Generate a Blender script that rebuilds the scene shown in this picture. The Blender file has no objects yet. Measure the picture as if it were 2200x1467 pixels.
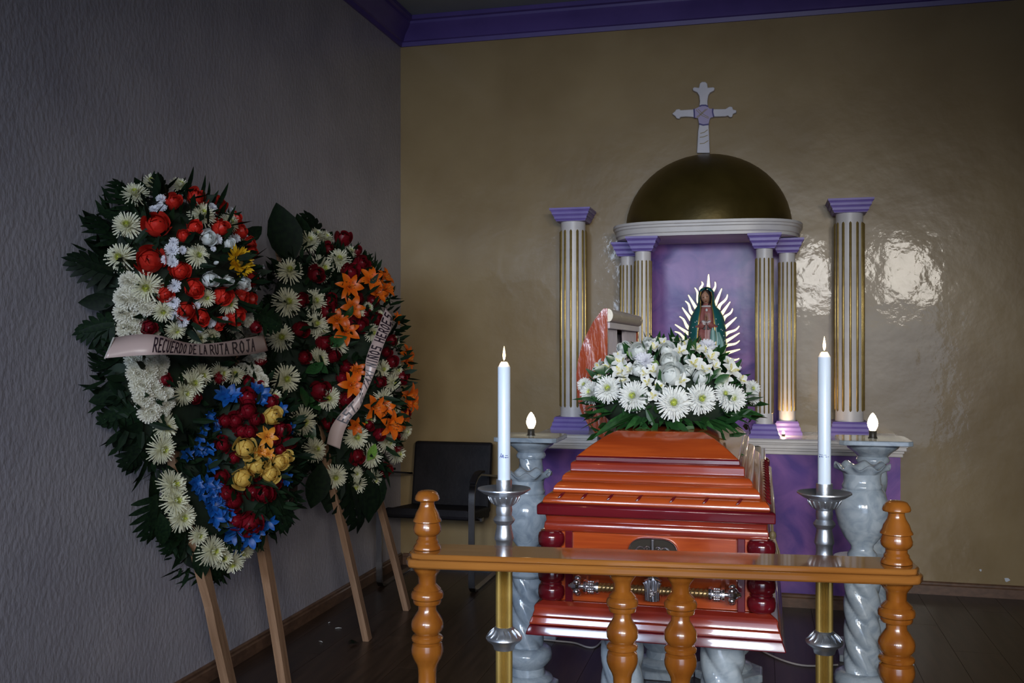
import bpy, bmesh, math, random
from mathutils import Vector, Matrix, Euler
random.seed(11)
R = math.radians
scene = bpy.context.scene
COL = scene.collection

# ------------------------------------------------------------------ camera
CAMZ, YAW, F, HZ = 1.4, R(14.07), 35 / 36 * 2200, 742.0
CS, SN = math.cos(YAW), math.sin(YAW)
cd = bpy.data.cameras.new('camera'); cam = bpy.data.objects.new('camera', cd); COL.objects.link(cam)
cam.location = (0, 0, CAMZ); cam.rotation_euler = (R(90), 0, YAW)
cd.lens = 35; cd.sensor_width = 36; cd.shift_y = (HZ - 733.5) / 2200; cd.clip_start = 0.05
scene.camera = cam

# ------------------------------------------------------------------ world, daylight through the openings behind the camera
w = bpy.data.worlds.new('sky'); scene.world = w; w.use_nodes = True
w.node_tree.nodes['Background'].inputs[0].default_value = (0.55, 0.68, 1.0, 1)
w.node_tree.nodes['Background'].inputs[1].default_value = 0.25

def area(name, loc, rot, sx, sy, power, color):
    l = bpy.data.lights.new(name, 'AREA'); l.shape = 'RECTANGLE'; l.size = sx; l.size_y = sy
    l.energy = power; l.color = color
    o = bpy.data.objects.new(name, l); COL.objects.link(o); o.location = loc; o.rotation_euler = rot
    return o
ROOM = dict(x0=-2.245, x1=3.3, y0=-2.6, y1=6.02, z1=3.47)
DAY = (0.62, 0.76, 1.0)
def pane(name, xa, xb, za, zb, L, color, yaw=0.0, pitch=0.0, spread=180):
    o = area(name, ((xa + xb) / 2, -2.56, (za + zb) / 2), (R(90 + pitch), 0, R(yaw)), xb - xa, zb - za, L * math.pi * (xb - xa) * (zb - za), color)
    o.data.spread = R(spread); return o
# bright sky over the trees seen through the transoms, dimmer shaded street below
SPR = 48
pane('daylight_transom', -2.0, -0.95, 2.0, 2.85, 3.0, DAY, 2, -14, SPR)
pane('daylight_transom', -0.45, 0.05, 1.98, 2.85, 3.9, (0.76, 0.86, 1.0), 6, -14, SPR)
pane('daylight_transom', 0.40, 0.95, 1.98, 2.75, 4.8, (1.0, 0.96, 0.90), 11, -14, SPR)
pane('daylight_transom', 1.55, 2.20, 1.98, 2.75, 4.8, (1.0, 0.94, 0.85), 17, -14, SPR)
pane('daylight_doorway', -0.45, 2.40, 0.05, 1.80, 0.50, DAY, 8, -3, 80)

vs = scene.view_settings
vs.view_transform = 'Standard'; vs.look = 'None'; vs.gamma = 1.0; vs.use_curve_mapping = False
vs.exposure = 0.27

# ------------------------------------------------------------------ pixel helpers (photo frame 2200x1467)
def ray(u, v):
    a = (u - 1100) / F; b = (HZ - v) / F
    return Vector((CS * a - SN, SN * a + CS, b))
CAM = Vector((0, 0, CAMZ))
def at_d(u, v, d): return CAM + ray(u, v) * d
def at_x(u, v, x): r = ray(u, v); return CAM + r * (x / r.x)
def at_y(u, v, y): r = ray(u, v); return CAM + r * (y / r.y)
def at_z(u, v, z): r = ray(u, v); return CAM + r * ((z - CAMZ) / r.z)

# ------------------------------------------------------------------ materials
MATS = {}
def mat(name, c1, c2=None, rough=0.5, metal=0.0, scale=5.0, stretch=(1, 1, 1), detail=4.0, dist=0.0, lo=0.35, hi=0.65,
        bump=0.0, bscale=None, bstretch=None, coat=0.0, spec=0.5, emit=None, estr=0.0, sss=0.0, trans=0.0, rvar=0.0, coords='Object', sheen=0.0, thin=0.0):
    m = bpy.data.materials.new(name); m.use_nodes = True; MATS[name] = m
    nt = m.node_tree; n = nt.nodes; L = nt.links; b = n['Principled BSDF']
    b.inputs['Roughness'].default_value = rough; b.inputs['Metallic'].default_value = metal
    b.inputs['Specular IOR Level'].default_value = spec; b.inputs['Coat Weight'].default_value = coat
    b.inputs['Coat Roughness'].default_value = 0.06
    b.inputs['Base Color'].default_value = (*c1, 1)
    if sheen: b.inputs['Sheen Weight'].default_value = sheen
    if sss:
        b.inputs['Subsurface Weight'].default_value = sss; b.inputs['Subsurface Radius'].default_value = (0.02, 0.015, 0.01); b.inputs['Subsurface Scale'].default_value = 0.5
    if trans: b.inputs['Transmission Weight'].default_value = trans
    if emit: b.inputs['Emission Color'].default_value = (*emit, 1); b.inputs['Emission Strength'].default_value = estr
    def coord(st):
        tc = n.new('ShaderNodeTexCoord'); mp = n.new('ShaderNodeMapping'); L.new(tc.outputs[coords], mp.inputs[0]); mp.inputs['Scale'].default_value = st
        return mp.outputs[0]
    fac = None
    if c2 is not None:
        nz = n.new('ShaderNodeTexNoise'); L.new(coord(stretch), nz.inputs['Vector'])
        nz.inputs['Scale'].default_value = scale; nz.inputs['Detail'].default_value = detail; nz.inputs['Distortion'].default_value = dist
        mr = n.new('ShaderNodeMapRange'); mr.inputs[1].default_value = lo; mr.inputs[2].default_value = hi; L.new(nz.outputs[0], mr.inputs[0])
        mx = n.new('ShaderNodeMix'); mx.data_type = 'RGBA'; L.new(mr.outputs[0], mx.inputs[0])
        mx.inputs[6].default_value = (*c1, 1); mx.inputs[7].default_value = (*c2, 1)
        out = mx.outputs[2]
        if rvar:
            oi = n.new('ShaderNodeObjectInfo'); hs = n.new('ShaderNodeHueSaturation'); r2 = n.new('ShaderNodeMapRange')
            r2.inputs[3].default_value = 1 - rvar; r2.inputs[4].default_value = 1 + rvar
            L.new(oi.outputs['Random'], r2.inputs[0]); L.new(r2.outputs[0], hs.inputs['Value']); L.new(out, hs.inputs['Color']); out = hs.outputs[0]
        L.new(out, b.inputs['Base Color'])
    if bump:
        nb = n.new('ShaderNodeTexNoise'); L.new(coord(bstretch or stretch), nb.inputs['Vector']); nb.inputs['Scale'].default_value = bscale or scale * 3; nb.inputs['Detail'].default_value = 5
        bp = n.new('ShaderNodeBump'); bp.inputs['Strength'].default_value = bump; bp.inputs['Distance'].default_value = 0.02
        L.new(nb.outputs[0], bp.inputs['Height']); L.new(bp.outputs[0], b.inputs['Normal'])
        if coat: L.new(bp.outputs[0], b.inputs['Coat Normal'])
    if thin:
        tr = n.new('ShaderNodeBsdfTranslucent'); ms = n.new('ShaderNodeMixShader'); ms.inputs[0].default_value = thin
        if c2 is not None: L.new(out, tr.inputs[0])
        else: tr.inputs[0].default_value = (*c1, 1)
        L.new(b.outputs[0], ms.inputs[1]); L.new(tr.outputs[0], ms.inputs[2]); L.new(ms.outputs[0], n['Material Output'].inputs[0])
    return m

mat('plaster_grey', (0.34, 0.32, 0.36), (0.41, 0.385, 0.42), rough=0.38, scale=3, bump=0.20, bscale=40, bstretch=(1.5, 1.5, 0.9), spec=0.5)
mat('paint_tan', (0.255, 0.178, 0.085), (0.33, 0.24, 0.122), rough=0.30, scale=1.7, detail=8, bump=0.22, bscale=4.5, spec=0.3, coat=0.24)
mat('paint_ceiling', (0.25, 0.29, 0.31), (0.29, 0.33, 0.35), rough=0.5, scale=2)
mat('cornice_purple', (0.085, 0.055, 0.25), (0.11, 0.07, 0.30), rough=0.4, scale=4)
mat('purple', (0.17, 0.12, 0.42), (0.22, 0.16, 0.50), rough=0.4, scale=8)
mat('purple_marbled', (0.125, 0.070, 0.31), (0.34, 0.155, 0.45), rough=0.22, scale=3.4, detail=12, dist=1.6, lo=0.34, hi=0.68, bump=0.10, bscale=6, spec=0.22)
mat('plank_wood', (0.028, 0.015, 0.009), (0.055, 0.030, 0.018), rough=0.34, scale=3, stretch=(9, 0.8, 9), rvar=0.18, spec=0.4)
mat('seam_dark', (0.006, 0.004, 0.003), rough=0.8)
mat('baseboard_wood', (0.10, 0.052, 0.03), (0.16, 0.085, 0.05), rough=0.4, scale=4, stretch=(6, 6, 12))
mat('white_paint', (0.66, 0.63, 0.62), (0.74, 0.71, 0.69), rough=0.38, scale=10)
mat('gold_paint', (0.42, 0.29, 0.085), (0.55, 0.40, 0.14), rough=0.35, metal=0.75, scale=20)
mat('dome_gold', (0.075, 0.052, 0.010), (0.11, 0.078, 0.018), rough=0.36, metal=0.55, scale=5, bump=0.05, bscale=30)
mat('altar_top_stone', (0.42, 0.40, 0.44), (0.52, 0.49, 0.52), rough=0.2, scale=5, coat=0.3)
mat('cross_white', (0.62, 0.61, 0.68), (0.70, 0.68, 0.74), rough=0.5, scale=9)
mat('cross_blue', (0.05, 0.04, 0.20), rough=0.5)
mat('cross_lilac', (0.42, 0.36, 0.58), rough=0.5)
mat('cross_ochre', (0.30, 0.24, 0.10), rough=0.5)
mat('coffin_wood', (0.25, 0.034, 0.006), (0.38, 0.066, 0.011), rough=0.2, scale=3.5, stretch=(1.0, 1.0, 14), coat=0.6, dist=0.6)
mat('coffin_red', (0.075, 0.003, 0.007), (0.115, 0.005, 0.010), rough=0.2, scale=4, stretch=(1, 1, 10), coat=0.8)
mat('coffin_rosewood', (0.17, 0.016, 0.009), (0.26, 0.032, 0.012), rough=0.2, scale=4, stretch=(1, 1, 12), coat=0.8)
mat('coffin_wavy', (0.28, 0.04, 0.012), (0.38, 0.065, 0.016), rough=0.16, scale=4, stretch=(1, 1, 0.4), coat=0.9, bump=0.35, bscale=9, bstretch=(3, 3, 0.7))
mat('satin', (0.66, 0.60, 0.68), (0.74, 0.68, 0.74), rough=0.4, scale=6, sheen=0.3)
mat('satin_cream', (0.72, 0.66, 0.52), (0.80, 0.74, 0.60), rough=0.4, scale=9, bump=0.2, bscale=40)
mat('chrome', (0.80, 0.76, 0.78), rough=0.2, metal=1.0)
mat('old_brass', (0.50, 0.33, 0.15), rough=0.3, metal=0.9)
mat('tassel', (0.10, 0.075, 0.035), (0.16, 0.12, 0.06), rough=0.6, scale=30)
mat('honey_wood', (0.17, 0.050, 0.006), (0.26, 0.088, 0.012), rough=0.24, scale=4, stretch=(7, 7, 0.9), coat=0.6, rvar=0.08)
mat('honey_board', (0.21, 0.078, 0.015), (0.30, 0.12, 0.026), rough=0.12, scale=4, stretch=(0.8, 9, 9), coat=0.8)
mat('pewter', (0.48, 0.52, 0.58), (0.62, 0.66, 0.72), rough=0.40, metal=0.95, scale=18, bump=0.06, bscale=60)
mat('brass_tube', (0.50, 0.33, 0.085), (0.62, 0.43, 0.13), rough=0.32, metal=0.85, scale=12)
mat('brass_groove', (0.12, 0.075, 0.02), rough=0.5, metal=0.5)
mat('marble', (0.27, 0.33, 0.39), (0.43, 0.49, 0.54), rough=0.13, scale=15, detail=10, dist=1.5, lo=0.34, hi=0.62, coat=0.4)
mat('wax', (0.60, 0.70, 0.82), (0.64, 0.74, 0.86), rough=0.35, scale=4, sss=0.25)
mat('wick', (0.02, 0.015, 0.01), rough=0.9)
mat('flame', (1, 0.7, 0.3), emit=(1.0, 0.62, 0.25), estr=14)
mat('bulb_lit', (1, 0.9, 0.7), emit=(1.0, 0.80, 0.50), estr=16)
mat('socket_black', (0.03, 0.025, 0.02), rough=0.35)
mat('print_blue', (0.02, 0.05, 0.28), rough=0.5)
mat('leather_black', (0.010, 0.009, 0.011), (0.016, 0.014, 0.016), rough=0.55, scale=8, bump=0.08, bscale=50, spec=0.15)
mat('steel_dark', (0.22, 0.21, 0.21), rough=0.22, metal=1.0)
mat('lath_wood', (0.19, 0.10, 0.05), (0.29, 0.165, 0.09), rough=0.6, scale=5, stretch=(8, 8, 0.8), rvar=0.2, bump=0.15, bscale=30)
mat('ribbon_satin', (0.42, 0.31, 0.28), (0.47, 0.35, 0.31), rough=0.3, scale=4)
mat('ribbon_ink', (0.015, 0.006, 0.012), rough=0.5)
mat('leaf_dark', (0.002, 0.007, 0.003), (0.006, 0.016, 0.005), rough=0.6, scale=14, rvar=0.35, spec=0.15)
mat('leaf_green', (0.010, 0.045, 0.012), (0.022, 0.080, 0.020), rough=0.32, scale=14, rvar=0.3)
mat('leaf_lime', (0.10, 0.22, 0.03), (0.16, 0.30, 0.05), rough=0.4, scale=14)
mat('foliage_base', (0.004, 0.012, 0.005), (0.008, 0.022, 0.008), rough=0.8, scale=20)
mat('petal_cream', (0.74, 0.72, 0.50), (0.80, 0.79, 0.62), rough=0.5, scale=3, thin=0.35)
mat('petal_white', (0.83, 0.85, 0.82), (0.88, 0.90, 0.88), rough=0.5, scale=3, thin=0.35)
mat('petal_pom', (0.76, 0.74, 0.62), (0.82, 0.80, 0.70), rough=0.55, scale=3, thin=0.35)
mat('petal_button', (0.74, 0.75, 0.80), rough=0.5, thin=0.35)
mat('mum_eye', (0.50, 0.55, 0.06), (0.58, 0.62, 0.12), rough=0.5, scale=6, thin=0.35)
mat('mum_eye_bright', (0.62, 0.72, 0.05), (0.74, 0.80, 0.20), rough=0.5, scale=6, thin=0.35)
mat('rose_red', (0.58, 0.022, 0.015), (0.70, 0.045, 0.025), rough=0.45, scale=3, rvar=0.15, thin=0.35)
mat('rose_crimson', (0.16, 0.004, 0.010), (0.24, 0.006, 0.016), rough=0.45, scale=3, rvar=0.2, thin=0.35)
mat('rose_yellow', (0.72, 0.48, 0.09), (0.80, 0.58, 0.16), rough=0.5, scale=3, thin=0.35)
mat('rose_white', (0.76, 0.80, 0.78), (0.84, 0.87, 0.85), rough=0.45, scale=3, thin=0.35)
mat('lily_orange', (0.78, 0.115, 0.004), (0.85, 0.18, 0.010), rough=0.4, scale=4, rvar=0.1, thin=0.35)
mat('lily_amber', (0.78, 0.26, 0.02), (0.84, 0.34, 0.04), rough=0.4, scale=4, thin=0.35)
mat('stamen_brown', (0.20, 0.05, 0.01), rough=0.7)
mat('sun_yellow', (0.78, 0.44, 0.012), (0.86, 0.55, 0.03), rough=0.45, scale=4, thin=0.35)
mat('sun_disc', (0.16, 0.10, 0.02), rough=0.8)
mat('blue_petal', (0.006, 0.060, 0.29), (0.010, 0.12, 0.42), rough=0.45, scale=4, rvar=0.25, thin=0.35)
mat('alstro_throat', (0.62, 0.55, 0.05), (0.80, 0.78, 0.62), rough=0.45, scale=9, lo=0.4, hi=0.6, thin=0.35)
mat('statue_mantle', (0.012, 0.115, 0.115), (0.018, 0.15, 0.15), rough=0.3, scale=9)
mat('statue_robe', (0.30, 0.09, 0.085), (0.42, 0.16, 0.14), rough=0.4, scale=26, detail=6)
mat('statue_skin', (0.46, 0.25, 0.16), rough=0.4)
mat('statue_hair', (0.02, 0.012, 0.01), rough=0.5)
mat('statue_white', (0.72, 0.70, 0.70), rough=0.4)
mat('statue_sea', (0.20, 0.40, 0.37), (0.26, 0.46, 0.42), rough=0.35, scale=12)
mat('ray_gold', (0.74, 0.62, 0.28), rough=0.34, metal=0.85)
mat('gilt_trim', (0.62, 0.42, 0.12), rough=0.3, metal=0.8)
mat('box_brown', (0.07, 0.045, 0.03), rough=0.5)
mat('box_edge', (0.42, 0.40, 0.36), rough=0.4)
mat('cable_white', (0.52, 0.48, 0.46), rough=0.5)
mat('chip_white', (0.62, 0.66, 0.72), rough=0.7)

# ------------------------------------------------------------------ mesh helpers
class MB:
    def __init__(s): s.v = []; s.f = []; s.m = []
    def add(s, vs_, fs, mi=0):
        o = len(s.v); s.v += [tuple(p) for p in vs_]; s.f += [tuple(i + o for i in f) for f in fs]; s.m += [mi] * len(fs)
    def box(s, x0, x1, y0, y1, z0, z1, mi=0):
        s.add([(x, y, z) for z in (z0, z1) for y in (y0, y1) for x in (x0, x1)],
              [(0, 2, 3, 1), (4, 5, 7, 6), (0, 1, 5, 4), (2, 6, 7, 3), (0, 4, 6, 2), (1, 3, 7, 5)], mi)
    def rings(s, rs, closed=True, cap=True, mi=0):
        n = len(rs[0]); o = len(s.v)
        for r in rs: s.v += [tuple(p) for p in r]
        for i in range(len(rs) - 1):
            for j in range(n if closed else n - 1):
                k = (j + 1) % n
                s.f.append((o + i * n + j, o + i * n + k, o + (i + 1) * n + k, o + (i + 1) * n + j)); s.m.append(mi)
        if cap and closed:
            s.f.append(tuple(o + j for j in reversed(range(n)))); s.m.append(mi)
            q = o + (len(rs) - 1) * n; s.f.append(tuple(q + j for j in range(n))); s.m.append(mi)
    def lathe(s, prof, n=24, c=(0, 0, 0), mi=0, a0=0.0, sq=1.0):
        s.rings([[(c[0] + r * math.cos(a0 + 2 * math.pi * j / n), c[1] + sq * r * math.sin(a0 + 2 * math.pi * j / n), c[2] + z) for j in range(n)] for r, z in prof], mi=mi)
    def rect(s, prof, x0, x1, y0, y1, front_only=False, mi=0):
        """stack of rectangles, each inset by o (negative = outset) at height z"""
        s.rings([[(x0 + o, y0 + o, z), (x1 - o, y0 + o, z), (x1 - o, y1 if front_only else y1 - o, z), (x0 + o, y1 if front_only else y1 - o, z)] for o, z in prof], mi=mi)
    def tube(s, pts, r, n=8, mi=0):
        pts = [Vector(p) for p in pts]; rs = []
        rr = r if isinstance(r, (list, tuple)) else [r] * len(pts)
        up = Vector((0, 0, 1))
        for i, p in enumerate(pts):
            t = (pts[min(i + 1, len(pts) - 1)] - pts[max(i - 1, 0)]).normalized()
            a = t.cross(up)
            if a.length < 1e-3: a = t.cross(Vector((1, 0, 0)))
            a.normalize(); b = t.cross(a)
            rs.append([p + a * rr[i] * math.cos(2 * math.pi * j / n) + b * rr[i] * math.sin(2 * math.pi * j / n) for j in range(n)])
        s.rings(rs, mi=mi)
    def prism(s, poly, ax, lo, hi, mi=0):
        """extrude a 2D polygon along axis ax (0,1,2)"""
        def P(p, t):
            q = [p[0], p[1]]; q.insert(ax, t); return q
        s.rings([[P(p, lo) for p in poly], [P(p, hi) for p in poly]], mi=mi)
    def ball(s, c, r, nu=12, nv=8, mi=0):
        rx, ry, rz = r if isinstance(r, (tuple, list)) else (r, r, r)
        rs = []
        for i in range(nv + 1):
            t = -math.pi / 2 + math.pi * i / nv; k = max(math.cos(t), 0.01)
            rs.append([(c[0] + rx * k * math.cos(2 * math.pi * j / nu), c[1] + ry * k * math.sin(2 * math.pi * j / nu), c[2] + rz * math.sin(t)) for j in range(nu)])
        s.rings(rs, mi=mi)
    def mesh(s, name, mats, smooth=None):
        me = bpy.data.meshes.new(name); me.from_pydata(s.v, [], s.f)
        for m in (mats if isinstance(mats, (list, tuple)) else [mats]): me.materials.append(MATS[m])
        me.polygons.foreach_set('material_index', s.m)
        bm = bmesh.new(); bm.from_mesh(me); bmesh.ops.recalc_face_normals(bm, faces=bm.faces); bm.to_mesh(me); bm.free()
        if smooth is not None:
            me.polygons.foreach_set('use_smooth', [True] * len(me.polygons))
            if smooth < 180:
                me.set_sharp_from_angle(angle=R(smooth))
        me.update()
        return me
    def build(s, name, mats, parent=None, smooth=None, bevel=0.0):
        return link(name, s.mesh(name, mats, smooth), parent, bevel=bevel)

def wm(o):
    m = o.matrix_parent_inverse @ o.matrix_basis if o.parent else o.matrix_basis
    return wm(o.parent) @ m if o.parent else m.copy()
def link(name, me, parent=None, M=None, bevel=0.0):
    """M is the world matrix of the object"""
    o = bpy.data.objects.new(name, me); COL.objects.link(o)
    if M is not None: o.matrix_basis = M
    if parent is not None:
        o.parent = parent; o.matrix_parent_inverse = wm(parent).inverted()
    if bevel:
        b = o.modifiers.new('bevel', 'BEVEL'); b.width = bevel; b.segments = 2; b.limit_method = 'ANGLE'; b.angle_limit = R(40)
    return o
def thing(name, loc, label, cat, group=None, rz=0.0):
    o = bpy.data.objects.new(name, None); COL.objects.link(o); o.empty_display_size = 0.05
    o.location = loc; o.rotation_euler = (0, 0, rz)
    o.matrix_basis = Matrix.Translation(Vector(loc)) @ Matrix.Rotation(rz, 4, 'Z')
    return tag(o, label, cat, group)
def tag(o, label, cat=None, group=None, kind=None):
    o['label'] = label
    if cat: o['category'] = cat
    if group: o['group'] = group
    if kind: o['kind'] = kind
    return o
def struct(o, label=None):
    o['kind'] = 'structure'
    if label: o['label'] = label
    return o
def frame(p, nrm, roll=0.0, s=1.0):
    """world matrix placing local +Z along nrm at p"""
    q = Vector(nrm).normalized().to_track_quat('Z', 'Y')
    return Matrix.Translation(p) @ q.to_matrix().to_4x4() @ Matrix.Rotation(roll, 4, 'Z') @ Matrix.Scale(s, 4)

# ------------------------------------------------------------------ the room
X0, X1, Y0, Y1, Z1 = ROOM['x0'], ROOM['x1'], ROOM['y0'], ROOM['y1'], ROOM['z1']
m = MB(); m.box(X0 - .1, X1 + .1, Y0 - .1, Y1 + .1, -0.12, -0.011); floor = struct(m.build('floor', 'seam_dark'), 'dark brown laminate plank floor')
pw = 0.2; xs = -1.545 - pw * 4
pm = MB(); pm.box(0.0008, pw - 0.0008, 0.0008, 1.2 - 0.0008, -0.012, 0.0); plank_me = pm.mesh('plank', 'plank_wood')
k = 0; x = xs
while x < X1:
    off = (k * 0.43) % 1.2
    y = Y0 - off
    while y < Y1:
        ya, yb = max(y, Y0), min(y + 1.2, Y1); xa, xb = max(x, X0), min(x + pw, X1)
        if yb - ya > .02 and xb - xa > .02:
            o = link('plank', plank_me, floor, Matrix.Translation((xa, ya, 0)) @ Matrix.Diagonal(((xb - xa) / pw, (yb - ya) / 1.2, 1, 1)))
        y += 1.2
    x += pw; k += 1

m = MB(); m.box(X0 - .12, X0, Y0 - .1, Y1 + .1, 0, Z1 + .3); struct(m.build('wall_left', 'plaster_grey'), 'grey rough-plastered side wall')
m = MB(); m.box(X0, X1 + .12, Y1, Y1 + .12, 0, Z1 + .3); wall_back = struct(m.build('wall_back', 'paint_tan'), 'tan semi-gloss painted back wall')
m = MB(); m.box(X1, X1 + .12, Y0 - .1, Y1, 0, Z1 + .3); struct(m.build('wall_right', 'paint_tan'))
m = MB()
for xa, xb, za, zb in ((X0, -2.1, 0, Z1 + .3), (2.4, X1, 0, Z1 + .3), (-2.1, 2.4, 2.85, Z1 + .3), (-2.1, 2.4, 1.8, 1.98), (-.95, -.45, 0, 1.8), (-.95, -.45, 1.98, 2.85), (.05, .40, 1.98, 2.85), (.95, 1.55, 1.98, 2.85), (2.2, 2.4, 1.98, 2.85), (-2.1, -.95, 0, 1.8)): m.box(xa, xb, Y0 - .12, Y0, za, zb)
struct(m.build('wall_front', 'paint_tan'), 'front wall with doorway and transom')
m = MB(); m.box(X0, X1, Y0, Y1, Z1, Z1 + .1); struct(m.build('ceiling', 'paint_ceiling'), 'pale grey-blue ceiling')
# cornice: profile (projection, z) swept along the back and the left wall
cp = [(0, 3.31), (.012, 3.31), (.018, 3.335), (.03, 3.34), (.05, 3.375), (.085, 3.405), (.10, 3.425), (.102, 3.44), (.121, 3.445), (.121, 3.47), (0, 3.47)]
m = MB(); m.rings([[(X0 + p, Y1 - p, z) for p, z in cp], [(X1, Y1 - p, z) for p, z in cp]]); struct(m.build('trim_1', 'cornice_purple', smooth=25), 'purple moulded cornice along the back wall')
m = MB(); m.rings([[(X0 + p, Y1 - p, z) for p, z in cp], [(X0 + p, Y0, z) for p, z in cp]]); struct(m.build('trim_2', 'cornice_purple', smooth=25), 'purple moulded cornice along the plastered wall')
bp_ = [(0, 0), (.018, 0), (.018, .05), (.013, .056), (.013, .066), (.007, .072), (0, .072)]
m = MB(); m.rings([[(X0 + p, Y0, z) for p, z in bp_], [(X0 + p, Y1, z) for p, z in bp_]]); struct(m.build('baseboard_left', 'baseboard_wood', smooth=25))
for nm, xa, xb in (('baseboard_back', X0 + .02, -1.215), ('baseboard_right', 0.705, X1)):
    m = MB(); m.rings([[(xa, Y1 - p, z) for p, z in bp_], [(xb, Y1 - p, z) for p, z in bp_]]); struct(m.build(nm, 'baseboard_wood', smooth=25))
# flakes of missing paint above the back baseboard
m = MB()
for u, v, rr in ((2024, 1256, 6), (2030, 1254, 4), (2105, 1262, 5), (2135, 1264, 6), (2180, 1266, 7), (2163, 1246, 6), (2107, 1225, 3), (2060, 1259, 4), (2195, 1267, 4)):
    c = at_y(u, v, Y1 - .0015); r_ = rr * .0026
    m.prism([(c.x + r_ * random.uniform(.5, 1.2) * math.cos(t), c.z + r_ * random.uniform(.5, 1.1) * math.sin(t)) for t in [i * math.pi / 4 for i in range(8)]], 1, Y1 - .001, Y1 + .001)
o = m.build('paint_chips', 'chip_white', wall_back); o['kind'] = 'stuff'

# ------------------------------------------------------------------ altar with niche
CX = -0.31
AZ = 0.90
m = MB(); m.box(CX - .42, CX + .43, Y1 - .012, Y1 + .01, AZ, 2.03)
o = m.build('niche_panel', 'purple_marbled', wall_back); o['label'] = 'purple marbled paint behind the niche columns'
altar = thing('altar', (-0.255, 5.78, 0), 'long altar table with purple marbled front and white moulded shelf', 'altar')
m = MB(); m.box(-1.215, 0.705, 5.545, Y1 - .001, 0.0, 0.815); m.build('body', 'purple_marbled', altar)
m = MB()
for i, (ov, za, zb) in enumerate(((.012, .815, .832), (.018, .834, .846), (.028, .848, .866), (.034, .868, .876), (.042, .878, .893))):
    m.box(-1.215 - ov, 0.705 + ov, 5.545 - ov, Y1 - .001, za, zb + .002)
m.build('shelf_moulding', 'white_paint', altar, bevel=.004)
m = MB(); m.box(-1.245, 0.735, 5.515, Y1 - .001, .893, AZ); m.build('shelf_top', 'altar_top_stone', altar, bevel=.003)
m = MB(); m.rings([[(-1.215, 5.545 - p, z) for p, z in bp_], [(0.705, 5.545 - p, z) for p, z in bp_]]); m.build('plinth_strip', 'baseboard_wood', altar, smooth=25)
m = MB(); m.rings([[(0.705 + p, 5.53, z) for p, z in bp_], [(0.705 + p, Y1 - .02, z) for p, z in bp_]]); m.build('plinth_strip', 'baseboard_wood', altar, smooth=25)

def column(x, y, r, ztop, bw, bh, cw, chh, nfl, label, group):
    t = thing('fluted_column', (x, y, AZ), label, 'column', group)
    zb, zc = AZ + bh, ztop - chh
    m = MB(); m.lathe([(r * 1.02, zb), (r, zb + .02), (r * .97, zc - .02), (r * .97, zc)], 32, (x, y, 0)); m.build('shaft', 'white_paint', t, smooth=40)
    for nm, za, zz, w0, w1 in (('base', AZ, zb, bw, r * 2.45), ('capital', zc, ztop, r * 2.25, cw)):
        m = MB(); n = 3; h = (zz - za) / n
        for i in range(n):
            wa = (w0 + (w1 - w0) * (i + .2) / n) / 2; wb = (w0 + (w1 - w0) * (i + .95) / n) / 2
            if nm == 'base': pr = [(-wa, 0), (-wa, h * .55), (-wa * .99, h * .6), (-wb, h * .97), (-wb, h)]
            else: pr = [(-wa, 0), (-wa, h * .1), (-wb * .97, h * .5), (-wb, h * .55), (-wb, h)]
            m.rect([(o_, za + i * h + q) for o_, q in pr], x, x, y, y)
        m.build(nm, 'purple', t)
    fm = MB(); L = (zc - .05) - (zb + .055); fw = r * .11
    fm.rings([[(fw * k_ * math.cos(a) , fw * .9 * k_ * math.sin(a), z) for a in [i * math.pi / 3 for i in range(6)]] for z, k_ in ((0, .3), (fw, 1), (L - fw, 1), (L, .3))])
    me = fm.mesh('flute', 'gold_paint', 60)
    for i in range(nfl):
        a = R(-90) + (i - (nfl - 1) / 2) * R(206) / nfl
        link('flute', me, t, Matrix.Translation((x + r * .985 * math.cos(a), y + r * .985 * math.sin(a), zb + .055)) @ Matrix.Rotation(a, 4, 'Z'))
    return t
column(CX - .79, 5.905, .076, 2.215, .235, .075, .245, .075, 7, 'tall white column with gold flutes standing beside the raised coffin lid', None)
column(CX + .79, 5.905, .076, 2.215, .235, .075, .245, .075, 7, 'tall white column with gold flutes standing behind a lit candle and bulb', None)
column(CX - .335, 5.60, .046, 2.005, .165, .075, .18, .08, 7, 'small white gold-fluted column at the front of the niche, by the raised coffin lid', None)
column(CX + .325, 5.60, .046, 2.005, .165, .075, .18, .08, 7, 'small white gold-fluted column at the front of the niche, on the side away from the raised coffin lid', None)
column(CX - .45, 5.84, .046, 2.0, .165, .075, .18, .08, 7, 'small white gold-fluted column set back against the wall beside the open coffin lid', None)
column(CX + .45, 5.84, .046, 2.0, .165, .075, .18, .08, 7, 'small white gold-fluted column set back against the wall, lit warm at its base', None)

canopy = thing('niche_canopy', (CX, 5.8, 2.005), 'dark gold half dome on a white curved cornice above the niche', 'canopy')
def plan(A, B, n=36, e=.55):
    pts = []
    for i in range(n + 1):
        t = math.pi * i / n; c_, s_ = math.cos(t), math.sin(t)
        pts.append((CX + A * math.copysign(abs(c_) ** e, c_), Y1 - B * abs(s_) ** e))
    return pts
m = MB()
m.rings([[(px, py, z) for px, py in plan(.515 + o_, .50 + o_)] for o_, z in ((-.05, 2.005), (0, 2.005), (0, 2.02), (.008, 2.025), (.008, 2.05), (.016, 2.055), (.016, 2.066), (.024, 2.07), (.024, 2.084), (-.02, 2.088))])
m.build('cornice', 'white_paint', canopy, smooth=40)
m = MB(); nz, na = 14, 28; rs = []
for i in range(nz + 1):
    t = math.pi / 2 * i / nz; k_ = max(math.cos(t), .004)
    rs.append([(CX + .485 * k_ * math.cos(math.pi * j / na), Y1 - .46 * k_ * math.sin(math.pi * j / na), 2.085 + .445 * math.sin(t)) for j in range(na + 1)])
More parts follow.
